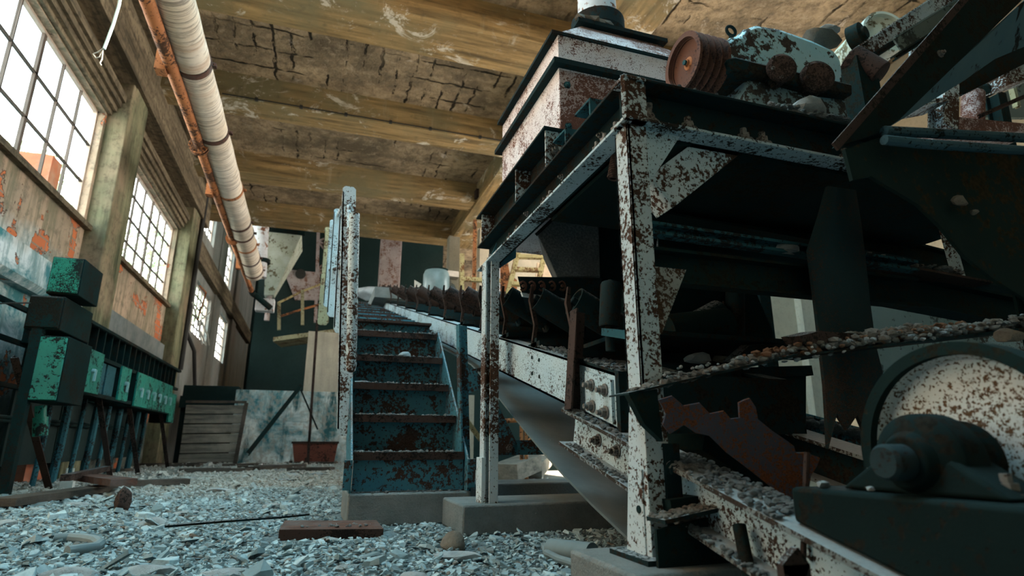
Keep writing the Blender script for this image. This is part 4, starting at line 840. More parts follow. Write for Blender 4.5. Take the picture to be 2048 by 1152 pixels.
# upper cover beam behind the side beam
m = MB().plate([(1.09, 2.42, 2.03), (1.09, 3.7, 2.03), (1.09, 3.7, 1.82), (1.09, 2.42, 1.82)], (.012, 0, 0)); m.plate([(.985, 2.42, 2.045), (.985, 3.72, 2.045), (1.10, 3.72, 2.045), (1.10, 2.42, 2.045)], (0, 0, -.012)); uc = obj('upper_channel', m, 'dark_steel', t)
for y in (2.44, 2.9, 3.62): obj('web_stiffener', MB().plate([(1.0, y, 1.82), (1.09, y, 1.82), (1.09, y, 2.035), (1.0, y, 2.035)], (0, .012, 0)), 'pale_worn', uc)
obj('bolt', MB().bolt((1.045, 2.44, 1.93), (0, -1, 0), .018, .02), 'bolt_steel', uc)
for y in (1.98, 2.24):
    m = MB().plate([(1.02, y, 1.82), (1.10, y, 1.82), (1.10, y, 1.93), (1.02, y, 1.93)], (0, .012, 0)); m.plate([(1.09, y, 1.82), (1.09, y+.16, 1.82), (1.09, y+.16, 1.94), (1.09, y, 1.94)], (.012, 0, 0)); m.plate([(1.02, y, 1.93), (1.10, y, 1.93), (1.10, y+.16, 1.94), (1.02, y+.16, 1.94)], (0, 0, .01)); obj('lug_angle', m, 'dark_bar', t)
# spring hanging at the corner
a, c = W(1237, 292, y=1.9), W(1226, 358, y=1.9); m = MB(); d = c-a; n = 130; u = d.orthogonal().normalized(); w = d.normalized().cross(u)
m.path([a+d*(i/n)+(u*math.cos(i*.68)+w*math.sin(i*.68))*.020 for i in range(n+1)], .0062, 6)
t4 = thing('coil_spring', 'short coil spring hanging under the platform corner', 'spring', c); obj('coil', m, 'dark_rust', t4); obj('hook', MB().path([a+V(0, 0, .05), a+V(-.02, 0, .03), a+V(-.01, 0, 0), a+V(.01, 0, -.02)], .008, 6), 'bolt_steel', t4)
# drum under the side beam
a, c = W(1085, 372, y=2.75), W(1262, 385, y=2.75)
obj('cross_pipe', MB().tube(a, c+(c-a)*1.3, .085, n=28), 'teal_paint', None, 'speckled teal cross pipe under the platform side beam', 'pipe')

# ================================================================== HOPPER AND CHUTE
hx0, hx1, hy0, hy1 = 1.25, 2.35, 2.82, 3.95
t = thing('feed_hopper', 'white rusty sheet metal hopper with flanges and a pyramid top, on the platform', 'hopper', (1.8, 3.4, 1.82))
def ring(x0, x1, y0, y1, z): return [(x0, y0, z), (x1, y0, z), (x1, y1, z), (x0, y1, z)]
obj('lower_box', MB().loft(ring(hx0, hx1, hy0, hy1, 1.9), ring(hx0, hx1, hy0, hy1, 2.72)), 'hopper_paint', t)
obj('front_panel', MB().box(hx0+.002, hx0+.42, hy0-.006, hy0+.01, 1.92, 2.70), 'hopper_rust', t)
for z, e, hh in ((2.715, .05, .035), (1.97, .04, .03)):
    m = MB(); 
    for r0, r1 in (((hx0-e, hx1+e), (hy0-e, hy0)), ((hx0-e, hx1+e), (hy1, hy1+e)), ((hx0-e, hx0), (hy0, hy1)), ((hx1, hx1+e), (hy0, hy1))): m.box(*r0, *r1, z, z+hh)
    obj('flange', m, 'dark_steel', t)
obj('upper_box', MB().loft(ring(hx0, hx1, hy0, hy1, 2.75), ring(hx0, hx1, hy0, hy1, 2.96)), 'hopper_paint', t)
cx, cy = 1.80, 3.22
obj('pyramid_top', MB().loft(ring(hx0, hx1, hy0, hy1, 2.965), ring(cx-.28, cx+.30, cy-.2, cy+.35, 3.24)), 'hopper_rust', t)
m = MB(); e = .045
for r0, r1 in (((hx0-e, hx1+e), (hy0-.01, hy0)), ((hx0-e, hx0), (hy0, hy1))): m.box(*r0, *r1, 2.95, 2.972)
obj('eave', m, 'dark_steel', t); obj('neck_flange', MB().box(cx-.33, cx+.36, cy-.25, cy+.4, 3.235, 3.265), 'dark_steel', t)
obj('neck_pipe', MB().tube((cx+.0, cy+.1, 3.265), (cx+.0, cy+.1, 4.6), .145, n=28), 'duct_white', t); obj('pipe_collar', MB().tube((cx, cy+.1, 3.45), (cx, cy+.1, 3.56), .20, n=28), 'dark_steel', t)
for z in (2.05, 2.32, 2.6): obj('bolt', MB().bolt((hx0+.05, hy0-.006, z), (0, -1, 0), .016, .016), 'dark_bar', t)
m = MB()
for i in range(5): m.rock((cx-.3+.05*i, cy-.22, 3.28), .05, (1.2, 1, .8), i, 1)
obj('hopper_debris', m, 'stone_brown', None, 'few lumps of rubble on the hopper neck plate', 'rubble', None, 'stuff')
t = thing('discharge_chute', 'dark dusty discharge chute above the conveyor rollers', 'chute', (1.55, 3.3, 1.36)); yq = 3.1
P = [W(1137, 408, y=yq), W(1196, 414, y=yq), W(1200, 553, y=yq), W(1113, 552, y=yq), W(1074, 468, y=yq)]
obj('chute_body', MB().plate(P, (.24, .5, .02)), 'dusty_plate', t, bevel=.006)
obj('chute_edge', MB().bar(P[4]+V(0, -.005, 0), P[0]+V(0, -.005, 0), .02, .05, (0, 1, 0)), 'dark_steel', t)
a = [W(1035, 553, y=yq-.06), W(1203, 556, y=yq-.06), W(1203, 606, y=yq-.06), W(1043, 584, y=yq-.06)]
sk = obj('skirt', MB().plate(a, (.26, .6, 0)), 'dark_steel', t)
for px in (1046, 1064, 1083, 1104, 1124):
    c = W(px, 572, y=yq-.062); m = MB().path([c+V(math.cos(k), 0, math.sin(k)*1.35)*.020 for k in [2.6-i*.5 for i in range(11)]], .007, 6); m.tube(c+V(0, -.012, 0), c+V(0, .01, 0), .010, n=6); obj('clamp', m, 'red_rust', sk)
obj('skirt_rubber', MB().plate([W(1043, 584, y=yq-.05), W(1203, 606, y=yq-.05), W(1203, 616, y=yq-.05), W(1046, 592, y=yq-.05)], (0, .02, 0)), 'duct_white', t)
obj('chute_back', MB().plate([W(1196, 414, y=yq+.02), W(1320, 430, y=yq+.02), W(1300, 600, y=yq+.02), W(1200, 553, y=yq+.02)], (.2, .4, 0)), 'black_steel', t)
# second dark hopper between the posts
t = thing('dark_bin', 'black bin with a sloping right side hanging between the platform legs', 'bin', (2.0, 2.6, .95)); yk = 2.55
obj('bin_body', MB().plate([W(1322, 560, y=yk), W(1495, 545, y=yk), W(1546, 664, y=yk), W(1546, 690, y=yk), W(1322, 700, y=yk)], (0, .5, 0)), 'black_steel', t); obj('bin_tube', MB().tube(W(1470, 690, y=yk-.06), W(1470, 575, y=yk-.06), .05, n=20), 'dark_steel', t); obj('roller', MB().tube(W(1330, 665, y=yk-.1), W(1450, 650, y=yk-.1), .09, n=24), 'black_steel', t)

# ================================================================== GEARBOX AND PULLEY ON THE PLATFORM
obj('top_deck', MB().box(1.10, 3.4, 1.73, 2.66, 1.795, 1.812), 'dark_steel', bpy.data.objects['steel_platform'])
yg = 2.02
t = thing('grooved_pulley', 'rusty belt pulley with four grooves on the gearbox shaft', 'pulley', (W(1368, 122, y=yg).x, yg, 1.9))
c = W(1364, 124, y=yg); R = .142; wd = .17
pr = [(.012, .05), (.03, .05), (.032, .035), (R*.62, .035), (R*.80, .03), (R*.82, 0), (R, 0)]
k = 0.012
for i in range(4): pr += [(R, k), (R-.030, k+.011), (R-.030, k+.021), (R, k+.032)]; k += .037
pr += [(R, wd), (R*.8, wd), (.03, wd-.04), (.001, wd-.04)]
obj('wheel', MB().lathe(pr, c-V(0, 0, 0), (1, 0, 0), 48), 'red_rust', t)
obj('hub', MB().lathe([(.001, .02), (.016, .02), (.018, .03), (.032, .034), (.034, .06)], c, (1, 0, 0), 20), 'orange_rust', t)
obj('shaft_end', MB().tube(c+V(.01, 0, 0), c+V(.05, 0, 0), .012, n=12), 'dark_bar', t)
t = thing('gearbox', 'blue gearbox with flaking paint and two rusty bearing caps on the platform', 'gearbox', (W(1570, 150, y=1.95).x, 2.1, 1.812)); ya = 1.93
def gp(*pts, y=ya): return [W(a, b_, y=y) for a, b_ in pts]
obj('upper_housing', MB().plate(gp((1452, 128), (1450, 82), (1466, 70), (1484, 68), (1492, 54), (1512, 47), (1560, 55), (1625, 78), (1668, 98), (1684, 116), (1690, 168), (1600, 152)), (0, .42, 0)), 'gear_blue', t, bevel=.025)
obj('split_flange', MB().plate(gp((1455, 116), (1470, 112), (1540, 130), (1640, 152), (1706, 168), (1706, 190), (1640, 182), (1540, 154), (1462, 140), y=ya-.05), (0, .5, 0)), 'dark_steel', t, bevel=.012)
q0, q1 = W(1492, 150, y=ya), W(1690, 180, y=ya); zl = 1.812
obj('lower_housing', MB().loft([(q0.x-.02, ya-.02, zl), (q1.x-.02, ya-.02, zl), (q1.x-.02, ya+.42, zl), (q0.x-.02, ya+.42, zl)], [(q0.x, ya, q0.z), (q1.x, ya, q1.z), (q1.x, ya+.4, q1.z), (q0.x, ya+.4, q0.z)]), 'gear_grey', t, bevel=.02)
for px, py, r, mt in ((1566, 133, .068, 'cap_rust'), (1638, 151, .080, 'cap_rust')):
    c = W(px, py, y=ya-.10); m = MB().lathe([(.001, -.004), (r*.82, -.004), (r*.86, .0), (r, .004), (r, .03), (r*.82, .034), (r*.8, .16)], c, (.32, 1, .08), 32); cp_ = obj('bearing_cap', m, mt, t)
    for a in range(6): d = V(math.cos(a*1.047+.3), 0, math.sin(a*1.047+.3))*r*.88; obj('cap_bolt', MB().tube(c+d+V(0, -.002, 0), c+d+V(0, .01, 0), .008, n=6), 'bolt_steel', cp_)
for px, py in ((1542, 160),): obj('flange_bolt', MB().bolt(W(px, py, y=ya-.03), (0, -.2, 1 if py < 120 else -1), .018, .03), 'gear_blue' if py < 120 else 'dark_steel', t)
c = W(1462, 62, y=ya+.1); obj('lifting_eye', MB().path([c+V(math.cos(a*.4)*.027, 0, math.sin(a*.4)*.027) for a in range(17)], .008, 8).tube(c+V(0, 0, -.03), c+V(0, 0, -.06), .014, n=10), 'dark_steel', t)
a = W(1452, 132, y=ya+.12); obj('shaft_boss', MB().tube(a+V(-.10, 0, 0), a+V(.12, 0, 0), .055, .075, 20), 'black_steel', t)
m = MB().rock(W(1640, 78, y=2.0), .13, (1.0, .8, .42), 12, 2); obj('rubble_slab', m, 'stone_brown', None, 'dark lump of debris resting on top of the blue gearbox', 'rubble')
m = MB().rock(W(1655, 62, y=2.06), .075, (1.0, .8, .42), 14, 2); obj('plaster_slab', m, 'stone', None, 'grey plaster slab on the dark lump above the gearbox', 'rubble')
a, c = W(1700, 118, y=2.2), W(1762, 150, y=2.1); t = thing('rusty_motor', 'dark rusty motor end standing beyond the gearbox', 'motor', (a.x, 2.2, 1.812)); obj('motor_body', MB().tube(a, c, .085, .075, 24), 'dark_rust', t, bevel=.008); obj('foot', MB().box(a.x-.05, a.x+.10, 2.12, 2.26, 1.812, a.z-.04), 'black_steel', t)
p = W(1607, 206, y=1.70); p.z = 1.815+.06; obj('concrete_lump', MB().rock(p, .09, (1.05, .8, .95), 21, 2), 'stone', None, 'angular pale concrete lump sitting on the front beam before the gearbox', 'stone')
m = MB().grit((1.66, 1.675, 1.815), (2.3, 1.675, 1.815), .08, 520, .012, 31, .028); m.grit((1.1, 1.66, 1.815), (1.7, 1.66, 1.815), .05, 60, .008, 32); obj('beam_grit', m, 'grit', None, 'pale crumbled plaster lying along the top of the front beam', 'grit', None, 'stuff')

# ================================================================== UPPER RIGHT CONVEYOR
yu = 2.9
t = thing('upper_conveyor', 'second conveyor with a greenish end drum rising at the upper right', 'conveyor', W(1820, 200, y=yu))
def ub(a, c, w, h, mat, nm, y=yu, dy=0, sec=None): return obj(nm, MB().extr(sec or sec_I(w, h, .012), W(*a, y=y), W(*c, y=y+dy)), mat, t)
c = W(1772, 62, y=yu+.15); obj('end_drum', MB().lathe([(.001, .03), (.03, .03), (.17, .03), (.18, 0), (.205, 0), (.205, .5), (.01, .5)], c, (.25, .97, .0), 40), 'funnel', t)
c = W(1728, 66, y=yu-.05); obj('drum_bearing', MB().lathe([(.001, -.02), (.05, -.02), (.055, 0), (.10, .01), (.105, .10), (.01, .10)], c, (-.3, 1, 0), 28), 'black_steel', t)
ub((1715, 112), (1990, -72), .08, .13, 'pale_worn', 'side_rail', yu-.02); ub((1722, 128), (2010, -60), .03, .05, 'dark_steel', 'rail_lip', yu-.06)
ub((1795, 92), (1990, -30), .05, .14, 'sheet_pale', 'cover_strip', 2.6); ub((1790, 115), (2000, -15), .06, .04, 'black_steel', 'cover_lip', 2.58)
obj('bracket', MB().plate([W(1823, 82, y=2.7), W(1862, 66, y=2.7), W(1862, 92, y=2.7), W(1825, 118, y=2.7)], (0, .03, 0)), 'pale_worn', t)
obj('support_post', MB().extr(sec_I(.14, .12, .012), W(1886, 262, y=2.5), W(1889, 90, y=2.5), (0, -1, 0)), 'pale_worn', t)
ub((1800, 225), (1872, 212), .2, .03, 'pale_worn', 'ledge', 2.5); obj('lower_rail', MB().extr(sec_I(.08, .16, .012), W(1905, 178, y=2.7), W(2080, 92, y=2.7)), 'dark_steel', t)
obj('pinkish_drum', MB().tube(W(1945, 250, y=2.9), W(1946, 190, y=2.9), .085, n=24), 'hopper_rust', t); obj('roller_end', MB().tube(W(1965, 185, y=2.9), W(1985, 175, y=2.9), .06, n=16), 'black_steel', t)
obj('deck_sheet', MB().plate([W(1900, 232, y=2.6), W(2080, 250, y=2.6), W(2080, 262, y=2.6), W(1900, 262, y=2.6)], (0, .7, 0)), 'hopper_rust', t)
obj('pale_panel', MB().plate([W(1965, 205, y=4), W(2080, 150, y=4), W(2080, 235, y=4), W(1965, 235, y=4)], (0, .05, 0)), 'sheet_pale', t)
ub((1960, 232), (2090, 175), .03, .03, 'dark_rust', 'angle_bar', 2.5); ub((2024, 175), (2034, 215), .05, .05, 'olive_paint', 'short_post', 3.4)
obj('end_box', MB().plate([W(2015, 115, y=2.7), W(2080, 85, y=2.7), W(2080, 150, y=2.7), W(2020, 168, y=2.7)], (0, .2, 0)), 'pale_worn', t)
obj('far_leg', MB().extr(sec_I(.12, .12, .012), W(1990, 260, y=3.2)-V(0, 0, 1.65), W(1990, 190, y=3.2), (0, -1, 0)), 'black_steel', t)

# ================================================================== DARK CHUTE IN THE RIGHT FOREGROUND
yd = 1.32
t = thing('foreground_chute', 'big dark steel chute with a slanting channel in the right foreground', 'chute', (2.1, 1.35, .9))
obj('slanting_channel', MB().plate([W(1670, 294, y=yd), W(1935, -8, y=yd), W(2085, -40, y=yd), W(1800, 238, y=yd), W(1764, 264, y=yd)], (0, .014, 0)), 'bearing_black', t)
obj('channel_edge', MB().bar(W(1670, 294, y=yd-.004), W(1938, -12, y=yd-.004), .03, .008, (0, 1, 0)), 'dark_rust', t)
obj('channel_flange', MB().plate([W(1766, 262, y=yd), W(1800, 232, y=yd), W(2085, -30, y=yd), W(2085, 78, y=yd+.16), W(1990, 118, y=yd+.12), W(1930, 160, y=yd+.12), W(1850, 205, y=yd+.08)], (0, .012, .004)), 'flange_blue', t)
obj('bolt', MB().bolt(W(1880, 108, y=yd), (0, -1, 0), .011, .012), 'bolt_steel', t)
obj('ledge_bar', MB().path([W(1768, 262, y=yd-.02), W(1850, 266, y=yd-.03), W(2090, 278, y=yd-.06)], .018, 10).path([W(1768, 280, y=yd-.05), W(1850, 288, y=yd-.06), W(2090, 304, y=yd-.10)], .017, 10), 'ledge_blue', t)
obj('chute_plate', MB().plate([W(1690, 298, y=yd+.02), W(1772, 270, y=yd+.02), W(2090, 300, y=yd+.0), W(2090, 622, y=yd+.0), W(1985, 556, y=yd+.02), W(1930, 512, y=yd+.02), W(1880, 450, y=yd+.02), W(1836, 408, y=yd+.02), W(1742, 352, y=yd+.02), W(1706, 360, y=yd+.02)], (0, .014, 0)), 'dark_rust2', t)
for i, (px, py, r) in enumerate(((1920, 402, .035), (1948, 424, .02))): obj('rubble_lump', MB().rock(W(px, py, y=yd-.015), r, (1.1, .6, .6), 60+i, 2), 'stone_brown', None, ('brown lump caught on the dark chute plate', 'small lump beside the brown one on the dark chute plate')[i], 'stone')
obj('pale_strut', MB().extr(sec_L(.09, .05, .012), W(1905, 560, y=2.05), W(1868, 425, y=2.05), (0, -1, 0)), 'pale_worn', None, 'short pale steel strut standing behind the dark chute', 'strut')
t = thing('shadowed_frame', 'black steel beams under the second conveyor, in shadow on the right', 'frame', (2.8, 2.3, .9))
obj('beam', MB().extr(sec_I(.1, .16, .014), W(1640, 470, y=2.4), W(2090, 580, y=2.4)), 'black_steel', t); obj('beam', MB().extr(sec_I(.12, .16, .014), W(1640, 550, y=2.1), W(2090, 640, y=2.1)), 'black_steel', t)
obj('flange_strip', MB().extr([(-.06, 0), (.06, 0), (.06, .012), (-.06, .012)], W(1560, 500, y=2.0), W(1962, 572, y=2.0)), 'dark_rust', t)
obj('slanting_tie', MB().bar(W(1745, 460, y=2.6), W(1810, 438, y=2.6), .08, .06), 'olive_paint', t)
m = MB().grit(W(1640, 508, y=2.0)+V(0, 0, .01), W(1920, 560, y=2.0)+V(0, 0, .01), .09, 260, .014, 41, .02); obj('ledge_grit', m, 'gravel', None, 'gravel lying along the shadowed beam behind the dark strip', 'gravel', None, 'stuff')
p = W(1570, 498, y=1.82); obj('grey_stone', MB().rock(p, .055, (1.2, .9, .6), 44, 2), 'stone', None, 'grey stone resting on the lower cross beam of the platform', 'stone')
m = MB().grit(W(1520, 398, y=2.34), W(1660, 418, y=2.34), .14, 220, .018, 45, .03); obj('crumbled_plaster', m, 'gravel', None, 'crumbled tan plaster heaped on the upper cross beam', 'rubble', None, 'stuff')
for i, px in enumerate((1455, 1510)): obj('pale_stub', MB().bar(W(px, 378, y=2.6), W(px+2, 350, y=2.6), .06, .05, (0, 1, 0)), 'pale_worn', None, ('left one of two pale stubs in the gap under the platform deck', 'right one of two pale stubs in the gap under the platform deck')[i], 'stub')
# torn hanging strip (dark rubber sheet)
ys_ = 1.66; Lp = [(1656, 372), (1640, 430), (1618, 500), (1628, 580), (1640, 680), (1650, 770), (1654, 830)]; Rp = [(1712, 380), (1722, 440), (1732, 520), (1740, 600), (1752, 690), (1772, 770), (1776, 812)]
m = MB(); rows = []
for a, c in zip(Lp, Rp):
    rows.append([W(a[0]+(c[0]-a[0])*j/6, a[1]+(c[1]-a[1])*j/6, y=ys_-.05*math.sin(math.pi*j/6)) for j in range(7)])
tail = [60, -10, 22, -8, 40, -16, 6]
rows.append([W(Lp[-1][0]+(Rp[-1][0]-Lp[-1][0])*j/6+(3 if j == 0 else 0), 838+tail[j], y=ys_-.05*math.sin(math.pi*j/6)) for j in range(7)])
vs = [p for r in rows for p in r]; n = len(vs); vs += [p+V(0, .014, 0) for p in vs]; fs = []
for i in range(len(rows)-1):
    for j in range(6): q = (i*7+j, i*7+j+1, i*7+8+j, i*7+7+j); fs.append(q); fs.append(tuple(n+x for x in reversed(q)))
    fs.append((i*7, i*7+7, n+i*7+7, n+i*7)); fs.append((i*7+6, n+i*7+6, n+i*7+13, i*7+13))
e = (len(rows)-1)*7
for j in range(6): fs.append((j, n+j, n+j+1, j+1)); fs.append((e+j, e+j+1, n+e+j+1, n+e+j))
m.add(vs, fs); obj('torn_strip', m, 'strip_black', None, 'wide black torn rubber strip hanging down from the platform, ragged at its lower end', 'rubber strip')

# ================================================================== GRAVEL EDGE, TORN SHEET, DRUM AND BEARING (lower right)
p0, p1, p2 = W(1258, 789, y=1.60), W(1600, 712, y=1.52), W(2090, 656, y=1.30)
m = MB(); w = V(0, .13, 0)
for a, c in ((p0, p1), (p1, p2)): m.loft([a, a+w, a+w+V(0, 0, .006), a+V(0, 0, .006)], [c, c+w, c+w+V(0, 0, .010), c+V(0, 0, .010)])
t = thing('bent_plate', 'thin bent plate covered with gravel, running from the corner post to the right', 'plate', (p1.x, p1.y, p0.z)); obj('plate', m, 'dark_steel', t)
g = [p0, p0+V(.10, 0, .02), p0+V(.11, 0, -.14), p0+V(.05, 0, -.09)]; obj('end_flap', MB().plate([g[0], g[1], g[2], g[3]], (0, .03, 0)), 'black_steel', t)
m = MB(); m.grit(p0+V(.05, .06, .006), p1+V(0, .05, .008), .10, 330, .013, 51, .012); m.grit(p1+V(0, .05, .008), p2+V(0, .05, .008), .11, 560, .015, 52, .03); m.grit(p1+V(.05, .09, .02), p1.lerp(p2, .55)+V(0, .09, .03), .07, 160, .02, 53, .03)
obj('plate_gravel', m, 'gravel', None, 'mixed brown and grey gravel heaped along the bent plate', 'gravel', None, 'stuff')
m = MB(); m.grit(p1.lerp(p0, .25)+V(0, .05, .012), p1.lerp(p2, .75)+V(0, .05, .02), .10, 190, .013, 57, .035); obj('orange_gravel', m, 'orange_stone', None, 'orange brown chips mixed into the gravel on the bent plate', 'gravel', None, 'stuff')
m = MB(); m.grit(p0.lerp(p1, .2)+V(0, .04, .012), p2+V(0, .04, .02), .09, 150, .010, 58, .04); obj('pale_gravel', m, 'stone', None, 'whitish chips scattered over the gravel on the bent plate', 'gravel', None, 'stuff')
m = MB().plate([W(1598, 672, y=1.5), W(1640, 662, y=1.5), W(1722, 668, y=1.5), W(1690, 684, y=1.5), W(1610, 688, y=1.5)], (0, .08, .01)); obj('slate_piece', m, 'dark_rust', None, 'flat dark slab lying on the gravel of the bent plate', 'slab')
p = W(2020, 672, y=1.27); obj('brown_stone', MB().rock(p, .045, (1.2, .9, .7), 55, 2), 'stone_brown', None, 'rounded brown stone on the bent plate at the right edge', 'stone')
yt = 1.42
t = thing('torn_sheet', 'jagged torn sheet of rusty steel leaning over the conveyor beam', 'sheet', W(1500, 960, y=yt))
P = [(1318, 800), (1345, 792), (1368, 812), (1400, 806), (1420, 828), (1448, 822), (1462, 838), (1480, 836), (1478, 806), (1490, 800), (1500, 797), (1512, 815), (1516, 838), (1545, 862), (1572, 880), (1588, 892), (1592, 906), (1612, 906), (1640, 916), (1634, 932), (1622, 952), (1612, 1022), (1590, 1008), (1545, 976), (1500, 940), (1455, 906), (1420, 872), (1392, 866), (1368, 850), (1340, 868), (1326, 850), (1332, 828)]
obj('sheet', MB().plate([W(a, c, y=yt+.10-(a-1320)/320*.16) for a, c in P], (0, .006, .002)), 'torn_rust', t)
obj('thin_rod', MB().tube(W(1614, 905, y=1.2), W(1606, 1120, y=1.2), .007, n=8), 'dark_rust', None, 'thin rusty rod hanging before the torn sheet', 'rod')
m = MB().box(W(1566, 1130, y=1.1).x, W(1620, 1130, y=1.1).x, 1.1, 1.12, .0, W(1590, 1130, y=1.1).z).plate([W(1566, 1130, y=1.1), W(1580, 1112, y=1.1), W(1596, 1095, y=1.1), W(1606, 1108, y=1.1), (W(1620, 1130, y=1.1)), W(1610, 1160, y=1.1), W(1570, 1160, y=1.1)], (0, .02, 0)); obj('rust_scrap', m, 'dark_rust', None, 'scrap of rusty plate at the bottom edge below the thin rod', 'scrap')
ax = V(1.10, .92, .463)
t = thing('tail_drum', 'white speckled conveyor drum with a dark rim, in the lower right corner', 'drum', (1.6, .92, .23)); R = .232
obj('drum', MB().lathe([(.05, .035), (R*.90, .035), (R*.93, .02), (R*.95, 0), (R, 0), (R, .70), (.05, .70)], (1.34, ax.y, ax.z+.01), (1, 0, 0), 64), 'drum_white', t); obj('rim', MB().lathe([(R*.94, .03), (R*.94, -.012), (R+.014, -.012), (R+.014, .05), (R+.001, .05), (R+.001, .03), (R*.94, .03)], (1.34, ax.y, ax.z+.01), (1, 0, 0), 64, False), 'black_steel', t)
t2 = thing('drum_bearing', 'black bearing block with a round shaft cap before the white drum', 'bearing', (1.22, .92, .40))
obj('housing', MB().lathe([(.001, .055), (.050, .055), (.056, .065), (.062, .075), (.085, .085), (.098, .10), (.098, .16), (.09, .175), (.075, .18), (.075, .215), (.085, .22), (.085, .235), (.02, .24)], ax, (1, 0, 0), 36), 'bearing_black', t2, bevel=.003)
obj('shaft_cap', MB().lathe([(.001, 0), (.030, 0), (.036, .008), (.036, .06), (.001, .06)], ax, (1, 0, 0), 28), 'dark_bar2', t2)
obj('foot', MB().loft([(1.17, .74, .40), (1.30, .74, .40), (1.30, 1.10, .40), (1.17, 1.10, .40)], [(1.18, .84, .47), (1.29, .84, .47), (1.29, 1.0, .47), (1.18, 1.0, .47)]), 'bearing_black', t2, bevel=.01)
for y in (.78, 1.06): obj('foot_bolt', MB().bolt((1.23, y, .405), (0, 0, 1), .018, .024), 'bolt_steel', t2)
obj('bearing_beam', MB().loft([(1.12, .15, .045), (1.36, .15, .045), (1.36, .15, .398), (1.12, .15, .398)], [(1.12, 1.20, .318), (1.36, 1.20, .318), (1.36, 1.20, .398), (1.12, 1.20, .398)]), 'bearing_black', None, 'heavy dark beam under the bearing block in the lower right corner', 'beam', bevel=.01)
for i, (y, r) in enumerate(((1.13, .016), (1.02, .012), (1.16, .010))): obj('pebble', MB().rock((1.155+.02*i, y, .398+r*.5), r, (1.2, 1, .7), 70+i, 1), 'stone', None, 'pale pebble lying on the dark beam by the bearing block', 'stone', 'pebbles on the bearing beam')
# brackets at the foot of the corner post
t = thing('foot_bracket', 'dark grit covered bracket beside the foot of the corner post', 'bracket', (1.25, 1.62, .155))
a, c = W(1312, 1045, y=1.58), W(1455, 1012, y=1.58); obj('shelf', MB().extr([(-.05, 0), (.05, 0), (.05, .012), (-.05, .012)], a, c), 'dark_steel', t); obj('web', MB().plate([a+V(0, .0, -.16), c+V(0, 0, -.17), c+V(0, 0, -.02), a+V(0, 0, -.02)], (0, .012, 0)), 'black_steel', t)
obj('upper_block', MB().plate([W(1340, 1000, y=1.62), W(1446, 985, y=1.62), W(1462, 1015, y=1.62), W(1345, 1030, y=1.62)], (0, .08, 0)), 'black_steel', t)
m = MB().grit(a+V(0, 0, .012), c+V(0, 0, .012), .09, 240, .008, 81); obj('bracket_grit', m, 'gravel', None, 'grit on the dark bracket beside the corner post foot', 'grit', None, 'stuff')
obj('round_bar', MB().tube(W(1478, 1050, y=1.4), W(1500, 1160, y=1.35), .018, n=12), 'bearing_black', None, 'dark round bar standing under the base beam at the bottom edge', 'bar')
# dark box and far beams between the conveyor sides
t = thing('dark_box', 'dark steel box behind the gravel covered plate', 'box', (2.2, 2.35, .4)); y = 2.35
obj('box_body', MB().plate([W(1420, 775, y=y), W(1612, 735, y=y), W(1612, 1010, y=y), W(1500, 960, y=y), W(1405, 900, y=y)], (0, .4, 0)), 'black_steel', t); obj('box_lip', MB().bar(W(1330, 752, y=y-.02), W(1616, 742, y=y-.02), .06, .05), 'dark_steel', t)
m = MB()
for i, (px, py, r) in enumerate(((1395, 716, .06), (1440, 718, .04), (1475, 716, .05), (1540, 712, .06))): m = MB().rock(W(px, py, y=2.3), r, (1.3, .9, .5), 90+i, 2); obj('stone', m, ('stone', 'stone_brown', 'stone', 'stone_brown')[i], None, ('pale stone on the ledge right of the corner post', 'brown stone next to the pale one on the ledge', 'grey stone on the ledge before the black bin', 'brown stone on the ledge under the sloping end of the black bin')[i], 'stone')
m = MB().plate([W(1462, 724, y=2.2), W(1500, 690, y=2.2), W(1575, 686, y=2.2), W(1585, 700, y=2.2), W(1500, 728, y=2.2)], (0, .06, .01)); obj('tilted_slab', m, 'dark_steel', None, 'dark tilted slab lying before the black bin', 'slab')
obj('crossing_ledge', MB().box(1.25, 2.6, 2.15, 2.6, .955, .975), 'dark_steel', None, 'dark dusty ledge plate between the conveyor and the platform legs', 'ledge')
m = MB().extr(sec_I(.14, .2, .014), W(1560, 855, y=2.7), W(1760, 905, y=2.7)); obj('teal_beam', m, 'teal_paint', None, 'teal beam low behind the torn rubber strip', 'beam'); m = MB().grit(W(1560, 838, y=2.62), W(1740, 880, y=2.62), .2, 260, .02, 95, .02); obj('beam_rubble', m, 'grit', None, 'grey rubble heaped on the low teal beam', 'rubble', None, 'stuff')

# ================================================================== BACKGROUND ON THE RIGHT
a, c = W(1525, 560, y=5.2), W(1640, 840, y=5.2)
struct('trim_%d' % n_t, MB().box(W(1390, 700, y=5.2).x, W(1614, 700, y=5.2).x, 5.2, 5.6, 0, W(1530, 562, y=5.2).z), 'cream_wall', 'cream plaster partition behind the machine on the right', 'wall'); n_t += 1
struct('trim_%d' % n_t, MB().box(W(1615, 700, y=5.1).x, W(1645, 700, y=5.1).x, 5.1, 5.6, 0, W(1640, 570, y=5.1).z+.4), 'back_pillar', 'whitish pier at the end of the cream partition', 'pier'); n_t += 1
t = thing('sheet_screen', 'greenish grey sheet metal screen behind the hanging strip', 'screen', (6, 4.9, 0)); y = 4.9
obj('sheet', MB().plate([W(1735, 590, y=y), W(1845, 612, y=y), W(1905, 700, y=y), W(1905, 975, y=y), W(1735, 975, y=y)], (0, .03, 0)), 'sheet_pale', t); obj('sheet', MB().plate([W(1850, 612, y=y+.1), W(1960, 640, y=y+.1), W(1960, 970, y=y+.1), W(1850, 970, y=y+.1)], (0, .03, 0)), 'sheet_pale', t); obj('sheet', MB().plate([W(1935, 620, y=y+.2), W(2090, 640, y=y+.2), W(2090, 960, y=y+.2), W(1935, 960, y=y+.2)], (0, .03, 0)), 'gear_grey', t)
ZR = 3.3
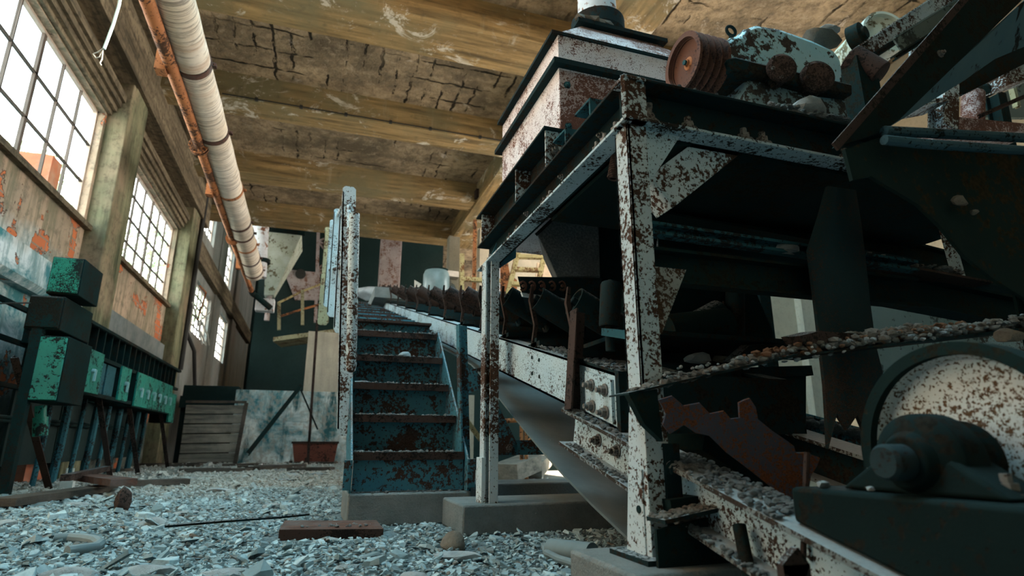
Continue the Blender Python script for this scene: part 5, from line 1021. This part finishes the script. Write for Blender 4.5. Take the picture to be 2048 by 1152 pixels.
struct('trim_%d' % n_t, MB().box(2.2, 9.9, 10.7, 11.0, 0, ZR-.2), 'dark_wall', 'dark low wall across the right part of the hall', 'wall'); n_t += 1
struct('trim_%d' % n_t, MB().box(.9, 9.9, 10.6, 17.7, ZR-.2, ZR), 'plinth', 'raised floor behind the dark low wall on the right', 'platform'); n_t += 1
struct('trim_%d' % n_t, MB().box(4.2, 9.9, 15.4, 15.7, ZR, 6.6), 'cream_wall', 'bright cream wall seen through the gaps under the hopper', 'wall'); n_t += 1
y = 11.0
t = thing('step_ladder', 'pale yellow wooden ladder standing behind the conveyor, seen under the hopper', 'ladder', W(1030, 600, y=y))
L0, L1, R0, R1 = W(1046, 462, y=y), W(1012, 607, y=y), W(1098, 462, y=y), W(1068, 607, y=y); L1.z = R1.z = ZR
for p, q in ((L0, L1), (R0, R1)): obj('rail', MB().bar(p, q, .10, .06, (0, 1, 0)), 'yellow_paint', t)
for k in (.14, .37, .55, .75, .93): obj('rung', MB().bar(L0.lerp(L1, k), R0.lerp(R1, k), .16, .07), 'yellow_paint', t)
y = 10.9; t = thing('yellow_guard', 'pale yellow steel guard frame at the end of the roller rows', 'guard frame', V(W(960, 640, y=y).x, y, ZR)); gp_ = lambda px: V(W(px, 600, y=y).x, y, ZR)
obj('post', MB().bar(gp_(923), W(924, 508, y=y), .08, .08, (0, 1, 0)), 'yellow_paint', t); obj('top_rail', MB().bar(W(920, 558, y=y), W(1000, 562, y=y), .10, .08), 'yellow_paint', t); obj('post', MB().bar(gp_(997), W(997, 480, y=y), .05, .05, (0, 1, 0)), 'duct_white', t)
obj('rusty_post', MB().bar(V(W(948, 570, y=11.6).x, 11.6, ZR), W(950, 440, y=11.6), .07, .07, (0, 1, 0)), 'orange_rust', None, 'rusty orange upright behind the yellow guard frame', 'post')
k = V(0, 0, ZR-W(1012, 560, y=11.3).z); m = MB().plate([W(1002, 515, y=11.3), W(1014, 515, y=11.3), W(1020, 548, y=11.3), W(1034, 560, y=11.3), W(1034, 560, y=11.3)+k, W(992, 560, y=11.3)+k, W(992, 560, y=11.3)], (0, .3, 0)); obj('orange_bracket', m, 'orange_rust', None, 'rusty orange bracket left of the yellow ladder', 'bracket')
k = V(0, 0, ZR-W(1090, 556, y=13).z); m = MB().plate([W(1075, 525, y=13), W(1120, 535, y=13), W(1120, 556, y=13)+k, W(1062, 552, y=13)+k], (0, .06, 0)); obj('pale_board', m, 'board', None, 'pale board lying behind the yellow ladder', 'board')
p = W(872, 585, y=10.95); p.z = ZR; t = thing('plastic_drum', 'milky plastic drum with a dark rim beyond the rollers', 'drum', p); obj('drum_body', MB().lathe([(.001, 0), (.24, .0), (.26, .05), (.26, .42), (.22, .52), (.001, .52)], p, (0, 0, 1), 28), 'plastic', t); obj('rim', MB().tube(p+V(0, 0, .5), p+V(0, 0, .53), .235, n=28), 'rack_black', t)
p = W(738, 560, y=14.2); p.z = ctop(14.2)+.12; obj('white_sack', MB().rock(p, .36, (1.35, .8, .5), 101, 3), 'sack', None, 'white sack lying at the far end of the conveyor', 'sack')
p = W(900, 550, y=10.95); obj('broken_block', MB().obox(p, (.16, .02, 0), (0, .12, 0), (0, .01, .06)), 'paper', None, 'pale broken block on a rubble heap beside the plastic drum', 'block'); m = MB()
for i in range(9): m.rock(p+V(random.uniform(-.15, .15), .1, -.15-.05*i), .14, (1, 1, .9), 200+i, 1)
obj('rubble_heap', m, 'wood_grey', None, 'rubble heap under the pale broken block', 'rubble heap', None, 'stuff')
m = MB().plate([W(829, 560, y=9), W(843, 568, y=9), W(838, 574, y=9), W(829, 574, y=9)], (0, .02, 0)); obj('torn_paper', m, 'paper', None, 'torn pale paper stuck among the far rollers', 'paper')
struct('trim_%d' % n_t, MB().box(W(897, 500, y=17.5).x, W(918, 500, y=17.5).x, 17.4, 17.75, 1.5, 7.0), 'back_pillar', 'pale upright at the end of the farthest ceiling beam', 'pillar'); n_t += 1
y = 7.4; t = thing('pipe_rail', 'orange rusty pipe rail low behind the return belt', 'railing', (2.4, y, 0))
obj('rail', MB().tube(W(1008, 842, y=y), W(1070, 838, y=y), .03, n=10), 'orange_rust', t)
for px in (1043, 1052): q = W(px, 842, y=y); obj('post', MB().tube((q.x, y, 0), q, .025, n=10), 'orange_rust', t)
obj('brace', MB().tube(W(1052, 885, y=y), W(1075, 864, y=y), .015, n=8), 'orange_rust', t)
obj('thin_brace', MB().bar(W(922, 826, y=6.3), W(962, 880, y=6.3), .05, .03, (0, 1, 0)), 'olive_paint', None, 'thin slanting brace between the stair and the rear post', 'brace')
a = W(934, 790, y=9); obj('pale_post', MB().box(a.x-.1, a.x+.12, 9, 9.2, 0, a.z), 'back_pillar', None, 'pale post in the gloom between the stair and the rear post', 'post')
for i, (a, c) in enumerate((((1058, 940), (1100, 908)), ((1010, 945), (1060, 925)))): obj('timber', MB().bar(W(*a, z=.15), W(*c, z=.25), .35, .2), 'wood_grey', None, ('thick timber lying on the floor behind the return belt', 'second timber lying left of the thick one behind the return belt')[i], 'timber')

# ================================================================== FLOOR RUBBLE
def flakes(n, seed):
    r = np.random.default_rng(seed); k = 6
    u = r.random(n); y = 1.6+ (14.5)*u**1.9; spread = .9+y*.42
    x = np.where(r.random(n) < .8, -3.5+(r.random(n))*(3.5+np.minimum(3.2, .55*y+.3)), r.uniform(-2, 2, n)); x = np.maximum(x, -3.45); x = np.where(x < -.46*y-.3, -.46*y*r.random(n), x)
    s = .004+.018*r.random(n)**3.4+.0014*y; s *= np.where(r.random(n) < .025, 2.4, 1)
    bad = ((x > .2) & (x < 1.1) & (y > 3.88) & (y < 4.7)) | ((x > .8) & (x < 2.3) & (y > 3.3) & (y < 3.95)) | ((x > .8) & (x < 2.3) & (y > 1.45) & (y < 2.0)) | ((x > .95) & (x < 2.3) & (y > 4.45) & (y < 5.05)) | ((y < 3.7) & (y > 3.4) & (x > -.2) & (x < .5))
    keep = ~bad; x, y, s = x[keep], y[keep], s[keep]; n = len(x)
    ang = np.linspace(0, 2*np.pi, k, endpoint=False)[None, :]+r.uniform(0, 6.28, (n, 1))+r.uniform(-.35, .35, (n, k)); rad = s[:, None]*r.uniform(.55, 1.25, (n, k)); el = r.uniform(.55, 1, (n, 1))
    a0 = r.uniform(0, 6.28, n); lx = np.cos(ang)*rad; ly = np.sin(ang)*rad*el; X = lx*np.cos(a0)[:, None]-ly*np.sin(a0)[:, None]; Y = lx*np.sin(a0)[:, None]+ly*np.cos(a0)[:, None]
    th = s*r.uniform(.12, .5, n); tx, ty = r.normal(0, .22, n), r.normal(0, .22, n); z0 = r.uniform(.0, .012, n)+.004
    Zb = X*tx[:, None]+Y*ty[:, None]; low = Zb.min(axis=1); Zb = Zb-low[:, None]*.8+z0[:, None]
    top = np.stack([x[:, None]+X*.86, y[:, None]+Y*.86, Zb+th[:, None]+r.normal(0, .1, (n, k))*s[:, None]], -1); bot = np.stack([x[:, None]+X, y[:, None]+Y, Zb], -1)
    return np.concatenate([bot, top], 1).reshape(-1, 3), n, k, r.random(n)
def rubble(n, seed, name, lab):
    v, n, k, tone = flakes(n, seed); F = []
    for i in range(n):
        b = i*2*k; F.append(tuple(range(b+k, b+2*k)))
        for j in range(k): F.append((b+j, b+(j+1) % k, b+k+(j+1) % k, b+k+j))
    me = bpy.data.meshes.new(name); me.from_pydata(v.tolist(), [], F); me.update()
    at_ = me.attributes.new('tone', 'FLOAT', 'FACE'); at_.data.foreach_set('value', np.repeat(tone, k+1).astype(np.float32))
    me.materials.append(MAT['rubble']); o = bpy.data.objects.new(name, me); COL.objects.link(o); tag(o, lab, 'rubble', None, 'stuff'); return o
rubble(72000, 3, 'floor_rubble', 'broken grey plaster flakes and grit covering the hall floor')
big = random.Random(11)
for i in range(34):
    y = 2.1+8.0*big.random()**1.6; x = big.uniform(max(-3.2, -.5*y), .15 if y > 3.3 else .75); r = big.uniform(.035, .085)*(1+.05*y)
    obj('plaster_chunk', MB().rock((x, y, r*.22), r, (big.uniform(.9, 1.5), big.uniform(.7, 1.1), big.uniform(.25, .5)), 300+i, 2), 'stone', None, 'larger broken plaster chunk among the floor rubble', 'plaster chunk', 'plaster chunks on the floor')
obj('brown_stone', MB().rock(W(905, 1088, z=.03), .085, (.85, .8, .75), 401, 2), 'stone_brown', None, 'brown angular stone on the floor before the small concrete block', 'stone')
obj('rust_lump', MB().rock(W(243, 1004, z=.08), .10, (.7, .7, 1.1), 402, 2), 'dark_rust', None, 'dark rusty lump on the floor in front of the rack', 'lump')
obj('bent_hose', MB().path([W(a, c, z=.03) for a, c in ((108, 1078), (140, 1076), (172, 1078), (192, 1082), (200, 1088), (190, 1096), (160, 1100), (134, 1104))], .026, 10), 'hose', None, 'grey bent hose lying in the rubble at the left', 'hose')
obj('floor_rod', MB().path([W(a, c, z=.05) for a, c in ((330, 1052), (450, 1042), (560, 1034), (618, 1028))], .010, 6), 'dark_steel', None, 'thin dark rod lying on the rubble left of the stair', 'rod')
a = W(556, 1082, z=0); c = W(766, 1076, z=0); t = thing('steel_plate', 'rusty brown channel plate lying flat on the rubble before the stair', 'steel plate', ((a.x+c.x)/2, (a.y+c.y)/2, 0))
obj('plate_top', MB().plate([(a.x, a.y, .045), (c.x, c.y, .035), (c.x-.02, c.y+.17, .06), (a.x+.02, a.y+.17, .07)], (0, 0, .012)), 'wood_brown', t); obj('plate_edge', MB().plate([(a.x, a.y-.003, .0), (c.x, c.y-.003, .0), (c.x, c.y-.003, .045), (a.x, a.y-.003, .055)], (0, .012, 0)), 'dark_rust', t)
m = MB().grit((a.x+.05, a.y+.09, .063), (c.x-.05, c.y+.09, .055), .12, 40, .010, 111); obj('plate_crumbs', m, 'grit', None, 'plaster crumbs on the rusty plate before the stair', 'grit', None, 'stuff')
obj('grey_pipe', MB().tube(W(1102, 1098, z=.04), W(1185, 1108, z=.05), .045, n=18), 'hose', None, 'short grey pipe lying between the concrete blocks', 'pipe')
obj('curved_hose', MB().path([W(a_, b_, z=.03) for a_, b_ in ((1088, 1092), (1094, 1106), (1118, 1118), (1150, 1128), (1172, 1136))], .016, 10), 'hose', None, 'thin pale hose curving past the short grey pipe', 'hose')
obj('dark_strip', MB().bar(W(505, 938, z=.05), W(600, 932, z=.05), .3, .08), 'wood_dark', None, 'dark board lying on the floor before the damp wall', 'board')
for i in range(16):
    y = 10.8+big.random()*5; x = big.uniform(-3.2, .4); obj('floor_scrap', MB().obox((x, y, .05), (big.uniform(.1, .5), big.uniform(-.2, .2), 0), (.05, big.uniform(.05, .15), 0), (0, 0, .03)), 'wood_dark', None, 'dark scrap of timber on the floor at the far end', 'timber scrap', 'timber scraps on the far floor')

# ================================================================== LIGHT
w = bpy.data.worlds.new('sky'); SC.world = w; w.use_nodes = True; nt = w.node_tree; nt.nodes.clear()
wo = nt.nodes.new('ShaderNodeOutputWorld'); bg = nt.nodes.new('ShaderNodeBackground'); tc = nt.nodes.new('ShaderNodeTexCoord'); sx = nt.nodes.new('ShaderNodeSeparateXYZ'); mr = nt.nodes.new('ShaderNodeMapRange'); mx = nt.nodes.new('ShaderNodeMix'); mx.data_type = 'RGBA'
nt.links.new(tc.outputs['Generated'], sx.inputs[0]); nt.links.new(sx.outputs[2], mr.inputs[0]); mr.inputs[1].default_value = 0; mr.inputs[2].default_value = .6
mx.inputs[6].default_value = (2.3, 2.1, 1.85, 1); mx.inputs[7].default_value = (.46, .84, 1.0, 1); nt.links.new(mr.outputs[0], mx.inputs[0]); nt.links.new(mx.outputs[2], bg.inputs[0]); bg.inputs[1].default_value = 3.2; nt.links.new(bg.outputs[0], wo.inputs[0])
sd = bpy.data.lights.new('sun', 'SUN'); so = bpy.data.objects.new('sun', sd); COL.objects.link(so); sd.energy = 17; sd.angle = .01; sd.color = (1, .84, .66)
so.rotation_euler = Vector((-1, .05, -1.0)).to_track_quat('-Z', 'Y').to_euler()
vs_ = SC.view_settings; vs_.view_transform = 'Standard'; vs_.look = 'None'; vs_.exposure = 1.5; vs_.gamma = 1.0; vs_.use_curve_mapping = False
